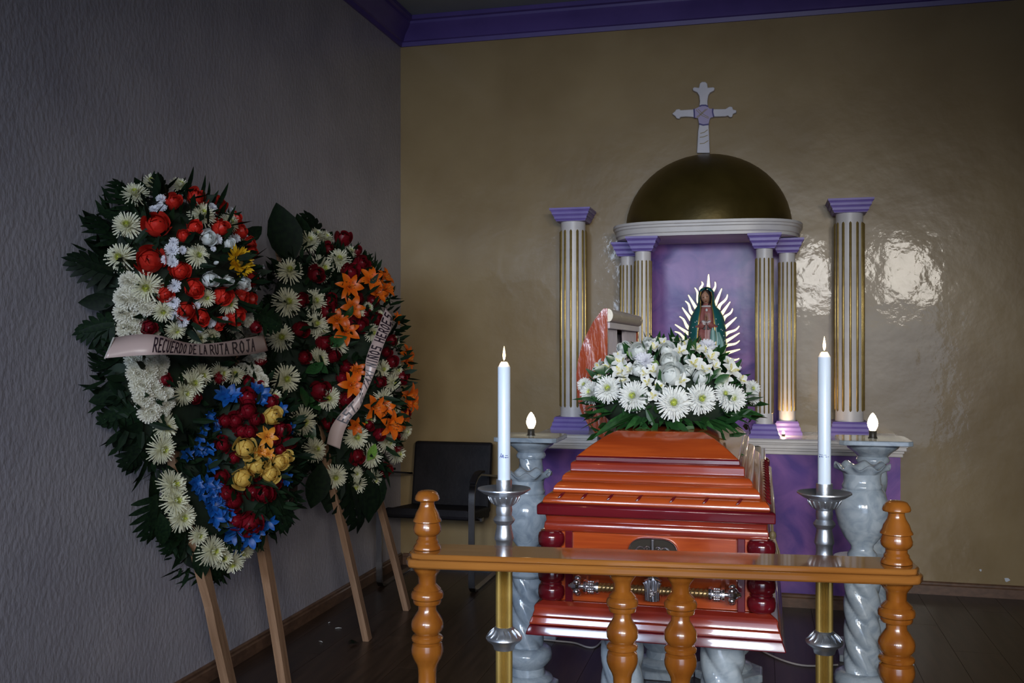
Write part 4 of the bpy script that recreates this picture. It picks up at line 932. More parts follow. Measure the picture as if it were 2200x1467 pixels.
def unit(me, f_=None):
    if f_ is None:
        rr = sorted(math.hypot(v_.co.x, v_.co.y) for v_ in me.vertices); f_ = 1 / rr[int(len(rr) * .985)]
    me.transform(Matrix.Scale(f_, 4)); return f_
for kd, lst in FM.items():
    fs_ = [unit(me) for me in lst] if kd not in ('bud', 'wbud') else [1]
    if kd in SUB: unit(SUB[kd][1], fs_[0])
class Mound:
    """ellipsoid domes over a leaning plane; rays of the photo meet it where the flowers sit"""
    def __init__(s, ells, plane=None, pn=None): s.e = ells; s.p = plane; s.pn = pn
    def f(s, e, p): c, r = e; return math.sqrt(sum(((p[i] - c[i]) / r[i]) ** 2 for i in range(3)))
    def hit(s, u, v, slack=1.3):
        r = ray(u, v); best = None; d = 2.0; bm = (9, None, None)
        while d < 6.4:
            p = CAM + r * d
            for e in s.e:
                k_ = s.f(e, p)
                if k_ < 1: return p, s.nrm(e, p), d
                if k_ < bm[0]: bm = (k_, p.copy(), e, d)
            if s.p and p.x < s.p(p):
                if bm[0] < slack: break
                return p, s.pn, d
            d += .01
        p = bm[1]; return p, s.nrm(bm[2], p), bm[3]
    def nrm(s, e, p): c, r = e; return Vector([(p[i] - c[i]) / r[i] ** 2 for i in range(3)]).normalized()
def put(root, mound, kind, u, v, rpx, face=.35, dz=0.0, grow=1.12):
    if kind in ('mum', 'red', 'crim', 'yel', 'button', 'sun', 'blue'): grow = max(grow, 1.3)
    p, n_, d = mound.hit(u, v); r_ = rpx * d / F * grow
    tocam = (CAM - p).normalized(); nn = (n_ * (1 - face) + tocam * face).normalized()
    nn = (nn + Vector((random.uniform(-.16, .16), random.uniform(-.16, .16), random.uniform(-.12, .16)))).normalized()
    o = link(NAMES[kind], random.choice(FM[kind]), root, frame(p + n_ * dz * r_, nn, random.uniform(0, 6.28), r_))
    if kind in PLAB: o['label'] = PLAB[kind]
    if kind in SUB and rpx > 5:
        nm, me = SUB[kind]; link(nm, me, o, wm(o))
    return o
def leaf(root, kind, base, tip, nrm, wid=1.0, roll=0.0):
    d = tip - base; L_ = d.length; y_ = d.normalized(); z_ = (Vector(nrm) - y_ * Vector(nrm).dot(y_)).normalized(); x_ = y_.cross(z_)
    M = Matrix((x_, y_, z_)).transposed().to_4x4()
    return link('leaf', LM[kind], root, Matrix.Translation(base) @ M @ Matrix.Rotation(roll, 4, 'Y') @ Matrix.Diagonal((L_ * wid, L_, L_, 1)))
def foliage(root, mound, n, size, mt='leaf_dark', kx=0.9, seed=3, half=None):
    """small filler leaves over the mound, joined"""
    rnd = random.Random(seed); mb = MB()
    for i in range(n):
        c, r = rnd.choice(mound.e); d = Vector((rnd.gauss(0, 1), rnd.gauss(0, 1), rnd.gauss(0, 1))).normalized()
        if half and d.dot(half) < -.25: d = d - half * 2 * d.dot(half)
        p = Vector([c[j] + r[j] * kx * d[j] for j in range(3)])
        q = (d + Vector((rnd.gauss(0, .6), rnd.gauss(0, .6), rnd.gauss(0, .6)))).normalized(); sd_ = q.cross(d + Vector((.01, .3, .2))).normalized(); L_ = size * rnd.uniform(.6, 1.4)
        strip(mb, [p, p + q * L_ * .5, p + q * L_], [L_ * .10, L_ * .16, L_ * .01], sd_, 0, .2, d)
    mb.v = [(max(a, X0 + .008), b, c) for a, b, c in mb.v]
    o = mb.build('filler_foliage', mt, root); o['kind'] = 'stuff'
    return o
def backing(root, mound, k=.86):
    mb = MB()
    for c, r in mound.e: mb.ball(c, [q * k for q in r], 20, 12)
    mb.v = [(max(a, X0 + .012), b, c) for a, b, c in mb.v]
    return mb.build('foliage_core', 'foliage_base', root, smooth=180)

# ---------------------------------------------------------------- stroke lettering for the ribbons
GL = {'R': [[(0, 0), (.02, 1), (.6, .95), (.72, .72), (.55, .5), (.05, .45)], [(.3, .46), (.85, 0)]], 'E': [[(.75, 1), (0, 1), (.02, 0), (.8, .02)], [(0, .52), (.55, .52)]], 'C': [[(.75, .95), (.3, 1), (0, .75), (0, .2), (.3, 0), (.75, .06)]],
      'U': [[(0, 1), (.02, .2), (.3, 0), (.6, .1), (.72, 1)]], 'D': [[(0, 0), (0, 1), (.5, .9), (.75, .5), (.5, .08), (0, 0)]], 'O': [[(.35, 1), (.05, .75), (.05, .2), (.35, 0), (.7, .2), (.7, .75), (.35, 1)]], 'L': [[(0, 1), (.02, 0), (.7, .02)]],
      'A': [[(0, 0), (.4, 1), (.8, 0)], [(.15, .38), (.65, .38)]], 'T': [[(0, 1), (.85, 1)], [(.42, 1), (.42, 0)]], 'J': [[(.2, 1), (.85, 1)], [(.55, 1), (.52, .2), (.3, 0), (.05, .15)]], 'S': [[(.75, .95), (.1, .95), (.08, .55), (.7, .5), (.68, .02), (0, .02)]],
      'X': [[(0, 1), (.75, 0)], [(.75, 1), (0, 0)]], 'I': [[(.3, 1), (.3, 0)]], 'N': [[(0, 0), (.02, 1), (.7, 0), (.72, 1)]], 'Ñ': [[(0, 0), (.02, .86), (.7, 0), (.72, .86)], [(.1, 1), (.3, 1.08), (.5, .98), (.7, 1.06)]], 'H': [[(0, 0), (0, 1)], [(.7, 0), (.7, 1)], [(0, .5), (.7, .5)]], '.': [[(.1, 0), (.2, .06)]]}
def ribbon(root, A, B, text, s0, s1, t0, t1, lab, widths=None, slant=0.0, pen=.0026):
    """A,B: matching world points of the two long edges (A = top of the letters)"""
    m = MB(); n_ = len(A); rs = [[A[i], (A[i] + B[i]) / 2, B[i]] for i in range(n_)]
    m.rings(rs, closed=False); o = m.build('ribbon', 'ribbon_satin', root, smooth=180); o['label'] = lab
    so = o.modifiers.new('thickness', 'SOLIDIFY'); so.thickness = .0008
    def P(s_, t_):
        f_ = max(0, min(.9999, s_)) * (n_ - 1); i = int(f_); f_ -= i
        a, b = A[i].lerp(A[i + 1], f_), B[i].lerp(B[i + 1], f_); p = b.lerp(a, t_)
        return p + (CAM - p).normalized() * .0035
    ch_ = [c for c in text]; wd = [widths.get(c, 1) if widths else 1 for c in ch_]; tot = sum(wd); pos = 0
    Lr = sum((A[i + 1] - A[i]).length for i in range(n_ - 1)); Hr = (A[n_ // 2] - B[n_ // 2]).length
    for c, w_ in zip(ch_, wd):
        if c in GL:
            ink = MB()
            for st_ in GL[c]:
                for (xa, ya), (xb, yb) in zip(st_, st_[1:]):
                    def ST(x_, y_): return (s0 + (s1 - s0) * (pos + x_ * .82 * w_ + slant * (y_ - .5)) / tot, t0 + (t1 - t0) * y_)
                    a, b = ST(xa, ya), ST(xb, yb)
                    dx, dy = (b[0] - a[0]) * Lr, (b[1] - a[1]) * Hr; l_ = math.hypot(dx, dy) or 1e-6; nx, ny = -dy / l_ * pen / Lr, dx / l_ * pen / Hr; ex, ey = dx / l_ * pen * .6 / Lr, dy / l_ * pen * .6 / Hr
                    k_ = 3; row = []
                    for j in range(k_ + 1):
                        f_ = j / k_; s_, t_ = a[0] - ex + (b[0] - a[0] + 2 * ex) * f_, a[1] - ey + (b[1] - a[1] + 2 * ey) * f_
                        row.append((P(s_ + nx, t_ + ny), P(s_ - nx, t_ - ny)))
                    for j in range(k_): ink.add([row[j][0], row[j + 1][0], row[j + 1][1], row[j][1]], [(0, 1, 2, 3)])
            ink.build('letter', 'ribbon_ink', o)
        pos += w_
    return o
def dense(pts, k=6):
    q = []
    for i in range(len(pts) - 1):
        p0, p1, p2, p3 = pts[max(i - 1, 0)], pts[i], pts[i + 1], pts[min(i + 2, len(pts) - 1)]
        for j in range(k):
            t = j / k; q.append(.5 * ((2 * p1) + (p2 - p0) * t + (2 * p0 - 5 * p1 + 4 * p2 - p3) * t * t + (3 * p1 - p0 - 3 * p2 + p3) * t ** 3))
    return q + [pts[-1]]

cA = lambda x, y: (140 + x / 3.668, 350 + y / 3.668)
cB = lambda x, y: (140 + x / 3.668, 700 + y / 3.668)
cC = lambda x, y: (300 + x / 3.142, 1000 + y / 3.142)
cD = lambda x, y: (540 + x / 4.315, 430 + y / 4.315)
cE = lambda x, y: (540 + x / 4.075, 760 + y / 4.075)
cF = lambda x, y: (1180 + x / 4.2308, 620 + y / 4.2308)
def plant(root, mound, tr, k, kind, lst, **kw):
    for x, y, r_ in lst: u, v = tr(x, y); put(root, mound, kind, u, v, r_ / k, **kw)

# ---------------------------------------------------------------- wreath with sunflower, red roses and blue flowers
w1 = thing('funeral_wreath', (-1.95, 3.45, 0), 'tall funeral wreath with red roses, a sunflower and blue flowers, banner tied across', 'wreath')
PX1 = lambda p: -1.90 - .15 * p.z + .05
pn1 = Vector((1, 0, .15)).normalized()
M1 = Mound([((-2.11, 3.20, 1.66), (.30, .33, .32)), ((-2.00, 3.53, .95), (.24, .23, .36)), ((-2.12, 3.30, 1.32), (.16, .42, .45)), ((-2.06, 3.42, .85), (.12, .30, .36))], PX1, pn1)
backing(w1, M1)
K = 3.668
plant(w1, M1, cA, K, 'mum', [(550, 255, 90), (690, 165, 78), (900, 190, 75), (495, 500, 100), (440, 745, 100), (1075, 415, 90), (1290, 475, 70), (1040, 735, 80), (640, 975, 105), (770, 1165, 75), (1110, 1060, 65), (1280, 1105, 75), (870, 1310, 70), (1050, 1365, 65), (1150, 1360, 60), (1415, 650, 50), (1430, 800, 50), (1330, 1270, 60)])
plant(w1, M1, cA, K, 'pom', [(505, 930, 75), (480, 1060, 90), (560, 1070, 70), (470, 1180, 85), (630, 1130, 75), (570, 1230, 70), (490, 1310, 90), (600, 1330, 70), (690, 1330, 55), (1340, 1330, 60), (1410, 1350, 70), (1490, 1330, 70), (1430, 1230, 60), (1530, 1370, 50)], face=.5)
plant(w1, M1, cB, K, 'pom', [(540, 270, 75), (640, 265, 85), (740, 290, 75), (560, 370, 80), (650, 370, 75), (740, 370, 60), (590, 470, 85), (690, 480, 70), (610, 570, 80), (710, 570, 80), (790, 600, 70), (660, 670, 90), (760, 660, 65), (800, 530, 55), (1430, 290, 65), (1520, 240, 60), (1490, 370, 65), (1540, 430, 60), (1400, 340, 50), (1560, 490, 45)], face=.5)
plant(w1, M1, cA, K, 'red', [(845, 310, 60), (1030, 275, 68), (1195, 335, 65), (720, 495, 88), (670, 770, 95), (905, 850, 68), (935, 575, 48), (1020, 510, 52), (1220, 515, 64), (1375, 545, 52), (1345, 440, 42), (1450, 630, 45), (1470, 700, 40), (1010, 985, 66), (1230, 1050, 66), (1380, 1050, 58), (1465, 920, 46), (1460, 1075, 50), (945, 1160, 64), (1065, 1210, 60), (1330, 1195, 66), (1205, 1260, 48), (785, 1030, 58)])
plant(w1, M1, cA, K, 'carn', [(660, 1270, 64), (1470, 1275, 52)], face=.5, dz=.5)
plant(w1, M1, cB, K, 'carn', [(765, 425, 55), (1525, 300, 48)], face=.5, dz=.5)
plant(w1, M1, cA, K, 'button', [(755, 300, 34), (700, 380, 34), (755, 365, 38), (1110, 315, 25), (1150, 365, 34), (850, 630, 32), (835, 695, 48), (920, 690, 28), (790, 765, 32), (845, 785, 38), (855, 965, 45), (850, 1090, 42), (770, 1015, 26), (880, 1130, 26), (850, 1195, 32), (920, 1235, 42), (1185, 610, 36), (1280, 580, 20), (1160, 680, 20), (1200, 920, 24), (1335, 600, 30), (1300, 380, 25), (1410, 590, 26), (1520, 880, 22), (1140, 1250, 34), (1240, 1230, 30), (1060, 1300, 24), (1480, 980, 26), (1550, 820, 16), (1030, 1120, 26)], dz=.4)
plant(w1, M1, cA, K, 'white', [(1110, 600, 64), (1275, 640, 48), (1130, 920, 66), (1265, 930, 48), (1390, 950, 60)], dz=.2)
plant(w1, M1, cA, K, 'wbud', [(1170, 790, 62)], dz=.4)
plant(w1, M1, cA, K, 'sun', [(1310, 790, 112)], dz=.45)
plant(w1, M1, cB, K, 'mum', [(930, 530, 80), (1000, 450, 90), (1070, 390, 75), (1220, 370, 75), (1340, 390, 65), (1640, 560, 58), (790, 790, 85), (755, 970, 100), (835, 1260, 105), (860, 1380, 100)])
plant(w1, M1, cC, 3.142, 'mum', [(280, 350, 85), (395, 470, 55), (480, 575, 88), (550, 615, 72), (625, 645, 72), (700, 570, 62)])
plant(w1, M1, cB, K, 'blue', [(1290, 580, 85), (1250, 560, 60), (1330, 560, 60), (1110, 700, 50), (1070, 800, 48), (1155, 800, 52), (1150, 760, 45), (1040, 870, 48), (1030, 980, 42), (1110, 980, 52), (1060, 1000, 40), (950, 1020, 52), (1120, 1110, 60), (1020, 1230, 52), (1090, 1250, 52), (1150, 1260, 48), (1060, 1290, 48), (1180, 1340, 62), (1130, 1400, 60), (1540, 550, 60), (1490, 500, 42), (1680, 670, 52), (1760, 810, 40), (1720, 1200, 50), (1540, 610, 42)], dz=.3)
plant(w1, M1, cC, 3.142, 'blue', [(365, 130, 50), (430, 120, 52), (490, 140, 48), (400, 190, 48), (460, 210, 52), (520, 210, 55), (480, 280, 62), (540, 290, 55), (490, 340, 62), (560, 350, 62), (600, 310, 48), (640, 430, 70), (620, 490, 60), (650, 540, 52), (740, 470, 62), (790, 420, 48), (860, 370, 52), (960, 90, 40), (560, 260, 48), (450, 160, 45)], dz=.3)
plant(w1, M1, cB, K, 'yel', [(1612, 720, 64), (1415, 965, 78), (1500, 1090, 76), (1395, 1195, 72), (1595, 1160, 64), (1670, 1070, 55), (1725, 1040, 48)], dz=.35)
plant(w1, M1, cB, K, 'alily', [(1570, 880, 88), (1530, 990, 62), (1590, 1010, 55)], dz=.4)
plant(w1, M1, cB, K, 'crim', [(1440, 570, 64), (1620, 600, 52), (1440, 670, 62), (1260, 750, 52), (1340, 750, 58), (1390, 830, 52), (1450, 835, 52), (1240, 940, 58), (1500, 740, 48), (1700, 820, 55), (1750, 920, 50), (1690, 980, 36), (1500, 1170, 42), (1230, 1190, 52), (1270, 1320, 62), (1320, 1390, 58), (1470, 1300, 52), (1550, 1310, 58), (1650, 1230, 48), (1020, 570, 40), (1440, 440, 36), (1210, 410, 40), (1530, 480, 35), (1330, 1040, 40), (1390, 700, 40), (1640, 900, 40)])
plant(w1, M1, cC, 3.142, 'crim', [(545, 150, 46), (600, 200, 52), (640, 240, 52), (740, 380, 70), (650, 370, 50), (830, 190, 52), (760, 180, 46), (910, 110, 40), (880, 200, 36)])
# big dark leaves round the rim: base pixel -> tip pixel
for i, (b, t_) in enumerate((((270, 470), (215, 455)), ((285, 440), (250, 395)), ((310, 420), (290, 385)), ((345, 410), (340, 378)), ((385, 410), (400, 392)), ((430, 430), (460, 420)), ((250, 520), (200, 470)), ((240, 570), (185, 520)), ((235, 590), (152, 560)), ((240, 620), (180, 605)), ((245, 650), (175, 650)), ((250, 690), (172, 715)), ((255, 700), (195, 745)), ((265, 760), (208, 790)), ((275, 800), (205, 850)), ((285, 850), (200, 862)), ((300, 880), (222, 905)), ((315, 910), (250, 955)), ((325, 940), (272, 1000)), ((330, 980), (285, 1050)), ((340, 1020), (325, 1090)), ((350, 1060), (320, 1150)), ((360, 1100), (350, 1165)), ((400, 1130), (362, 1185)), ((410, 1150), (372, 1215)), ((440, 1170), (435, 1238)), ((460, 1180), (470, 1237)), ((490, 1180), (505, 1225)), ((540, 620), (562, 580)), ((545, 640), (570, 600)), ((535, 520), (560, 490)), ((560, 680), (600, 700)), ((565, 860), (615, 880)), ((590, 1060), (612, 1130)), ((580, 1080), (600, 1150)), ((585, 960), (630, 960)))):
    bp, n_, d = M1.hit(*b); dm = lambda q: 2.20 / -ray(*q).x
    bp = CAM + ray(*b) * min(d, dm(b)); tip = CAM + ray(*t_) * min(d + random.uniform(.0, .10), dm(t_))
    leaf(w1, ('oval', 'split', 'oval', 'split', 'dblade')[i % 5], bp - n_ * .03, bp + (tip - bp) * 1.1, Vector((1, -.5, .25)), .95, random.uniform(-.5, .5))
for i in range(60):
    a = random.uniform(0, 6.28); c, r = M1.e[random.choice((0, 0, 1, 1, 2))]
    fx = random.uniform(.1, .7); fr = math.sqrt(1 - fx * fx) * .95; p = Vector((c[0] + r[0] * fx, c[1] + r[1] * fr * math.cos(a), c[2] + r[2] * fr * math.sin(a))); d = Vector((.15, math.cos(a), math.sin(a))) + Vector((random.gauss(0, .3), random.gauss(0, .3), random.gauss(0, .3)))
    if p.x > -2.12 and (d.y > 0 or random.random() < .6): leaf(w1, 'dblade', p, p + d.normalized() * random.uniform(.06, .13), Vector((1, -.3, .3)), 1.2)
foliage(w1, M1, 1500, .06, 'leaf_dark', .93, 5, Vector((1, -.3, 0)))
# split leaves hanging down the outer edge, seen as dark fringe
def leg(root, a, b, w_, notch=None):
    a, b = Vector(a), Vector(b); d = (b - a); L_ = d.length; z_ = d.normalized(); y_ = Vector((0, 1, 0)); x_ = y_.cross(z_).normalized(); y_ = z_.cross(x_)
    m = MB(); rs = []
    for i in range(15):
        f_ = i / 14; k_ = 1 - .10 * math.sin(f_ * 17) * (i % 3 == 0); c = Vector((0, .006 * math.sin(f_ * 7), L_ * f_))
        if notch and abs(f_ - notch) < .05: k_ *= .78
        rs.append([(c.x + sx * w_ * .36, c.y + sy * w_ * .5 * k_, c.z) for sx, sy in ((-1, -1), (1, -1), (1, 1), (-1, 1))])
    m.rings(rs); me = m.mesh('easel_leg', 'lath_wood')
    return link('easel_leg', me, root, Matrix.Translation(a) @ Matrix((x_, y_, z_)).transposed().to_4x4())
leg(w1, (-1.90, 3.355, 0), (-2.15, 3.12, 1.55), .048, .30)
leg(w1, (-1.90, 3.745, 0), (-2.15, 3.72, 1.45), .048)
m = MB(); m.box(-2.12, -2.08, 3.15, 3.78, 1.02, 1.06); m.build('easel_crossbar', 'lath_wood', w1)
c7 = lambda x, y: (210 + x / 5.641, 680 + y / 5.641)
top = [(200, 255), (480, 215), (740, 228), (960, 290), (1150, 326), (1350, 325), (1600, 296), (1900, 240), (2010, 222)]
bot = [(85, 505), (420, 478), (680, 464), (900, 462), (1120, 472), (1350, 481), (1600, 480), (1900, 452), (2065, 412)]
xx = [-1.99, -1.93, -1.88, -1.86, -1.85, -1.845, -1.845, -1.86, -1.87]
A = dense([at_x(*c7(*p), x_) for p, x_ in zip(top, xx)]); B = dense([at_x(*c7(*p), x_ + .01) for p, x_ in zip(bot, xx)])
ribbon(w1, A, B, 'RECUERDO DE LA RUTA ROJA', .235, .885, .16, .86, 'pinkish satin banner reading RECUERDO DE LA RUTA ROJA', {'R': 1.15, ' ': .55, 'A': 1.0}, -.25, .0026)
m = MB(); p0, p1 = at_x(*c7(195, 255), -1.985), at_x(*c7(85, 510), -1.985); m.tube([p0, p1], .0028, 6); m.build('ribbon_pin', 'box_edge', w1)

# ---------------------------------------------------------------- wreath with orange lilies
w2 = thing('funeral_wreath', (-1.93, 4.62, 0), 'tall oval funeral wreath with orange lilies and crimson roses, diagonal banner', 'wreath')
PX2 = lambda p: -1.817 - .206 * p.z + .04
M2 = Mound([((-2.04, 4.60, 1.26), (.30, .36, .64)), ((-2.12, 4.43, 1.36), (.17, .42, .56))], PX2, Vector((1, 0, .2)).normalized())
backing(w2, M2)
plant(w2, M2, cD, 4.315, 'mum', [(530, 390, 95), (680, 360, 75), (600, 330, 68), (350, 660, 105), (640, 640, 110), (810, 560, 95), (330, 950, 115), (580, 940, 98), (270, 1270, 110), (590, 1140, 95), (640, 1210, 80), (620, 1460, 85), (810, 1350, 78), (920, 480, 52), (985, 1040, 62), (1085, 990, 42), (1120, 1230, 70), (750, 1060, 55), (1320, 1310, 52), (1190, 1060, 35)])
plant(w2, M2, cD, 4.315, 'crim', [(690, 470, 58), (845, 390, 68), (970, 490, 42), (1000, 605, 62), (910, 690, 76), (575, 700, 68), (450, 935, 56), (730, 950, 62), (660, 1040, 68), (435, 1200, 64), (650, 1320, 72), (480, 1440, 46), (770, 1440, 56), (1150, 1110, 54), (1000, 1170, 66), (930, 1130, 50), (1285, 1300, 42), (1050, 1050, 36), (1240, 1410, 42), (990, 920, 42), (1110, 940, 50)], dz=.25)
plant(w2, M2, cD, 4.315, 'lily', [(890, 830, 115), (1070, 760, 110), (1200, 740, 88), (1130, 880, 92), (1215, 840, 82), (920, 1010, 102), (860, 1230, 118), (790, 1120, 92), (1320, 1100, 58), (1390, 1430, 88)], dz=.35, grow=1.25)
plant(w2, M2, cE, 4.075, 'mum', [(580, 60, 90), (300, 220, 105), (680, 390, 88), (440, 590, 110), (550, 840, 92), (915, 720, 95), (1140, 130, 68), (1150, 400, 85), (1245, 480, 58), (1185, 770, 80), (1045, 890, 90), (1265, 870, 80), (1335, 670, 68), (1230, 250, 70), (1270, 140, 50), (730, 1070, 90), (915, 1040, 50), (900, 1140, 92), (1060, 1090, 78), (1040, 570, 42)])
plant(w2, M2, cE, 4.075, 'crim', [(570, 310, 76), (450, 30, 50), (715, 30, 56), (825, 120, 52), (790, 210, 52), (820, 400, 66), (670, 610, 52), (915, 885, 58), (1145, 995, 56), (1105, 700, 48), (1265, 820, 42), (1270, 700, 42), (1210, 75, 48), (1290, 205, 50), (1340, 180, 32), (1340, 530, 36), (1110, 250, 46), (1020, 620, 40)], dz=.25)
plant(w2, M2, cE, 4.075, 'lily', [(910, 150, 78), (860, 270, 105), (1320, 60, 92), (1310, 370, 115), (1380, 430, 72), (1040, 460, 102), (1140, 460, 82), (1170, 610, 120), (1270, 570, 92), (900, 620, 72)], dz=.35, grow=1.25)
plant(w2, M2, cD, 4.315, 'bud', [(900, 910, 34), (1000, 880, 30), (1160, 820, 24), (745, 1140, 34), (1255, 825, 24), (1230, 940, 28)], dz=.9)
plant(w2, M2, cE, 4.075, 'bud', [(970, 210, 28), (1340, 120, 30), (1300, 470, 30), (1060, 510, 28), (985, 590, 42)], dz=.9)
for i, (b, t_, kd) in enumerate((((625, 560), (597, 452), 'oval'), ((660, 530), (640, 468), 'oval'), ((690, 510), (660, 465), 'split'), ((700, 520), (712, 500), 'oval'), ((615, 600), (585, 560), 'oval'), ((610, 660), (575, 640), 'split'), ((600, 720), (560, 700), 'oval'), ((600, 780), (565, 800), 'split'), ((610, 850), (580, 880), 'oval'), ((640, 900), (610, 960), 'split'), ((660, 960), (635, 1030), 'split'), ((690, 1000), (670, 1080), 'oval'), ((720, 1010), (705, 1090), 'oval'), ((740, 1030), (740, 1095), 'dblade'), ((760, 1020), (765, 1118), 'split'), ((790, 1020), (790, 1110), 'oval'), ((810, 1010), (805, 1090), 'oval'), ((820, 980), (835, 1040), 'dblade'), ((850, 930), (865, 975), 'dblade'), ((670, 860), (640, 860), 'goval'), ((690, 880), (655, 845), 'goval'), ((665, 780), (700, 800), 'goval'), ((650, 800), (690, 780), 'goval'), ((800, 950), (790, 985), 'lime'), ((640, 830), (655, 870), 'goval'), ((735, 690), (755, 660), 'goval'), ((700, 740), (740, 725), 'goval'), ((680, 940), (640, 900), 'goval'), ((725, 980), (690, 960), 'oval'))):
    bp, n_, d = M2.hit(*b); tip = CAM + ray(*t_) * (d - .02 if kd in ('goval', 'lime') else d + .02)
    leaf(w2, kd, bp + (n_ * .02 if kd in ('goval', 'lime') else -n_ * .03), bp + (tip - bp) * 1.15, Vector((1, -.6, .25)), 1.15, random.uniform(-.4, .4))
for i in range(50):
    a = random.uniform(0, 6.28); c, r = M2.e[0]
    fx = random.uniform(0, .6); fr = math.sqrt(1 - fx * fx) * .95; p = Vector((c[0] + r[0] * fx, c[1] + r[1] * fr * math.cos(a), c[2] + r[2] * fr * math.sin(a))); d = Vector((.15, math.cos(a), math.sin(a))) + Vector((random.gauss(0, .3), random.gauss(0, .3), random.gauss(0, .3)))
    leaf(w2, 'dblade' if i % 3 else 'oval', p, p + d.normalized() * random.uniform(.06, .12), Vector((1, -.3, .3)), 1.2)
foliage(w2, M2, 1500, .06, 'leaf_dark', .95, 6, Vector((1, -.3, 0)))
leg(w2, (-1.815, 4.42, 0), (-2.20, 4.262, 1.88), .042)
leg(w2, (-1.82, 4.98, 0), (-2.19, 4.80, 1.60), .042)
m = MB(); m.box(-2.10, -2.06, 4.30, 4.92, 1.1, 1.14); m.build('easel_crossbar', 'lath_wood', w2)
c8 = lambda x, y: (680 + x / 4.315, 640 + y / 4.315)
ea = [(175, 1250), (215, 1130), (300, 1010), (380, 900), (425, 810), (452, 700), (455, 590), (490, 470), (545, 340), (590, 225), (640, 95)]
eb = [(225, 1400), (280, 1200), (335, 1090), (400, 1020), (450, 900), (520, 740), (565, 620), (600, 500), (645, 380), (690, 280), (705, 160)]
ea[0] = (95, 1350); eb[0] = (218, 1400); ea[1] = (130, 1210); eb[1] = (250, 1260); ea[2] = (215, 1080); eb[2] = (310, 1130)
rA, rB = [], []
for p, q in zip(ea, eb):
    mu, mv = c8((p[0] + q[0]) / 2, (p[1] + q[1]) / 2); _, _, d = M2.hit(mu, mv); d = min(d, 4.95) - .17
    rA.append(CAM + ray(*c8(*p)) * d); rB.append(CAM + ray(*c8(*q)) * d)
ribbon(w2, dense(rA), dense(rB), 'EST. DE TAXI NIÑOS HEROES', .17, .985, .10, .88, 'pale satin banner reading EST. DE TAXI NIÑOS HEROES', {' ': .7, '.': .5, 'I': .7, 'E': 1.1}, 0, .0028)

# ---------------------------------------------------------------- white spray on the coffin
zl = P_top[-1][1]
sp = thing('flower_spray', (-.275, 3.10, zl), 'white chrysanthemum, rose and alstroemeria spray with green leaves on the coffin', 'flower arrangement')
MS = Mound([((-.275, 3.10, zl + .03), (.265, .24, .225))])
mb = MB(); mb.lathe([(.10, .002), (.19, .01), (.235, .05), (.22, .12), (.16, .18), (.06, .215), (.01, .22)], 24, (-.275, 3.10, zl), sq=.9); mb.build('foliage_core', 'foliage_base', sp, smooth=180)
K = 4.2308
plant(sp, MS, cF, K, 'wmum', [(1130, 1045, 165), (775, 985, 150), (1370, 1005, 150), (545, 920, 132), (1650, 1000, 135), (395, 950, 110), (330, 880, 75), (1830, 915, 85), (1590, 960, 100), (1850, 1000, 60)], face=.6, dz=.12, grow=1.0)
plant(sp, MS, cF, K, 'white', [(825, 590, 92), (1110, 800, 118), (1090, 680, 86), (690, 555, 68), (1070, 580, 74), (910, 520, 64), (1370, 815, 80), (810, 745, 66), (1250, 760, 60)], face=.3, dz=.1)
plant(sp, MS, cF, K, 'alst', [(665, 690, 85), (660, 770, 85), (740, 760, 74), (560, 720, 84), (470, 720, 70), (960, 560, 74), (1190, 590, 74), (1310, 700, 84), (1400, 760, 84), (1460, 650, 84), (1420, 600, 84), (1640, 760, 92), (1620, 690, 64), (1730, 840, 66), (1000, 910, 74), (950, 980, 64), (1200, 850, 74), (900, 860, 66), (950, 760, 74), (1040, 520, 64), (1240, 540, 64), (1330, 570, 74), (690, 840, 74), (1590, 830, 66), (480, 800, 66), (1160, 500, 60), (640, 640, 66), (990, 500, 55), (1500, 720, 60), (870, 780, 60)], face=.35, dz=.25)
plant(sp, MS, cF, K, 'button', [(885, 690, 68), (850, 660, 50), (990, 545, 30), (1420, 570, 70)], face=.4, dz=.5)
ctr = Vector((-.275, 3.06, zl + .03))
def tipw(u, v):
    # tips in front of the lid hang at the front edge, those at the sides spread level with the spray
    d = 2.86 if v > 905 else (2.98 if v > 860 else 3.08); return CAM + ray(u, v) * d
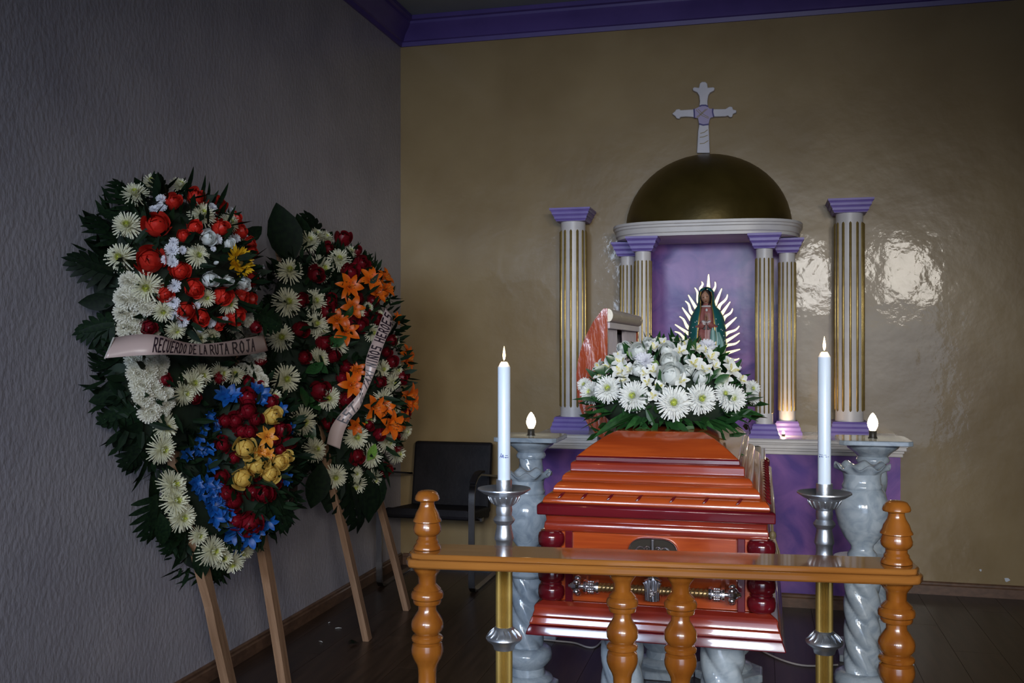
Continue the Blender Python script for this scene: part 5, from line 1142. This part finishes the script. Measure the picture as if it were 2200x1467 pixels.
for i, (x, y) in enumerate(((205, 1020), (290, 1110), (390, 1200), (450, 1340), (400, 1370), (680, 1300), (530, 1290), (600, 1240), (760, 1290), (900, 1245), (1080, 1300), (1000, 1265), (1200, 1270), (1330, 1310), (1450, 1330), (1590, 1400), (1700, 1400), (1740, 1370), (1640, 1330), (1830, 1250), (1760, 1290), (1960, 1170), (1900, 1220), (1890, 950), (1910, 1090), (1870, 1140), (1520, 1300), (350, 1150), (820, 1270), (1390, 1290))):
    u, v = cF(x, y); tip = tipw(u, v); tip.z = max(tip.z, zl - .02 if tip.y > 2.9 else tip.z)
    b = ctr + (tip - ctr) * .30; b.z = zl + .05
    leaf(sp, 'blade', b, tip, Vector((0, -.4, 1)), 1.25 if i % 3 else 1.6, random.uniform(-.3, .3))
for i, (bx_, by_, x, y) in enumerate(((620, 700, 510, 610), (560, 740, 400, 740), (520, 800, 430, 860), (1500, 860, 1640, 780), (1480, 820, 1560, 720), (1500, 900, 1600, 860), (1080, 740, 1130, 650), (1180, 700, 1195, 620), (760, 620, 700, 570), (950, 660, 960, 600), (1290, 640, 1270, 570), (900, 640, 1000, 700), (1000, 720, 1060, 760), (1240, 800, 1290, 740), (700, 720, 620, 680), (1230, 680, 1260, 600))):
    p, n_, d = MS.hit(*cF(bx_, by_)); tip = CAM + ray(*cF(x, y)) * (d + .0)
    leaf(sp, ('goval', 'blade', 'lime')[i % 3 if i > 5 else 0], p, tip, (n_ + (CAM - p).normalized()), 1.1, random.uniform(-.3, .3))
foliage(sp, MS, 420, .05, 'leaf_green', .9, 8, Vector((0, -.6, .8)))

# fallen leaf and petals on the floor
p = at_z(760, 1385, .004)
fl = link('fallen_leaf', LM['split'].copy(), None, Matrix.Translation(p + Vector((0, 0, .006))) @ Matrix.Rotation(R(35), 4, 'Z') @ Matrix.Scale(.055, 4)); tag(fl, 'small dark green leaf lying on the floor by the easel leg', 'leaf')
for u, v, a, L_, lab in ((727, 1350, 20, .032, 'long thin white petal lying on the dark floor'), (689, 1379, -25, .026, 'faint short white petal on the floor near the baseboard'), (708, 1338, 70, .016, 'tiny white petal fragment on the floor close to the plastered wall')):
    p = at_z(u, v, .001); mb = MB(); mb.tube([(-L_ / 2, 0, .002), (0, .002, .003), (L_ / 2, 0, .002)], [.0012, .0022, .0008], 6)
    o = link('fallen_petal', mb.mesh('fallen_petal', 'petal_white', 180), None, Matrix.Translation(p) @ Matrix.Rotation(R(a), 4, 'Z')); tag(o, lab, 'petal')
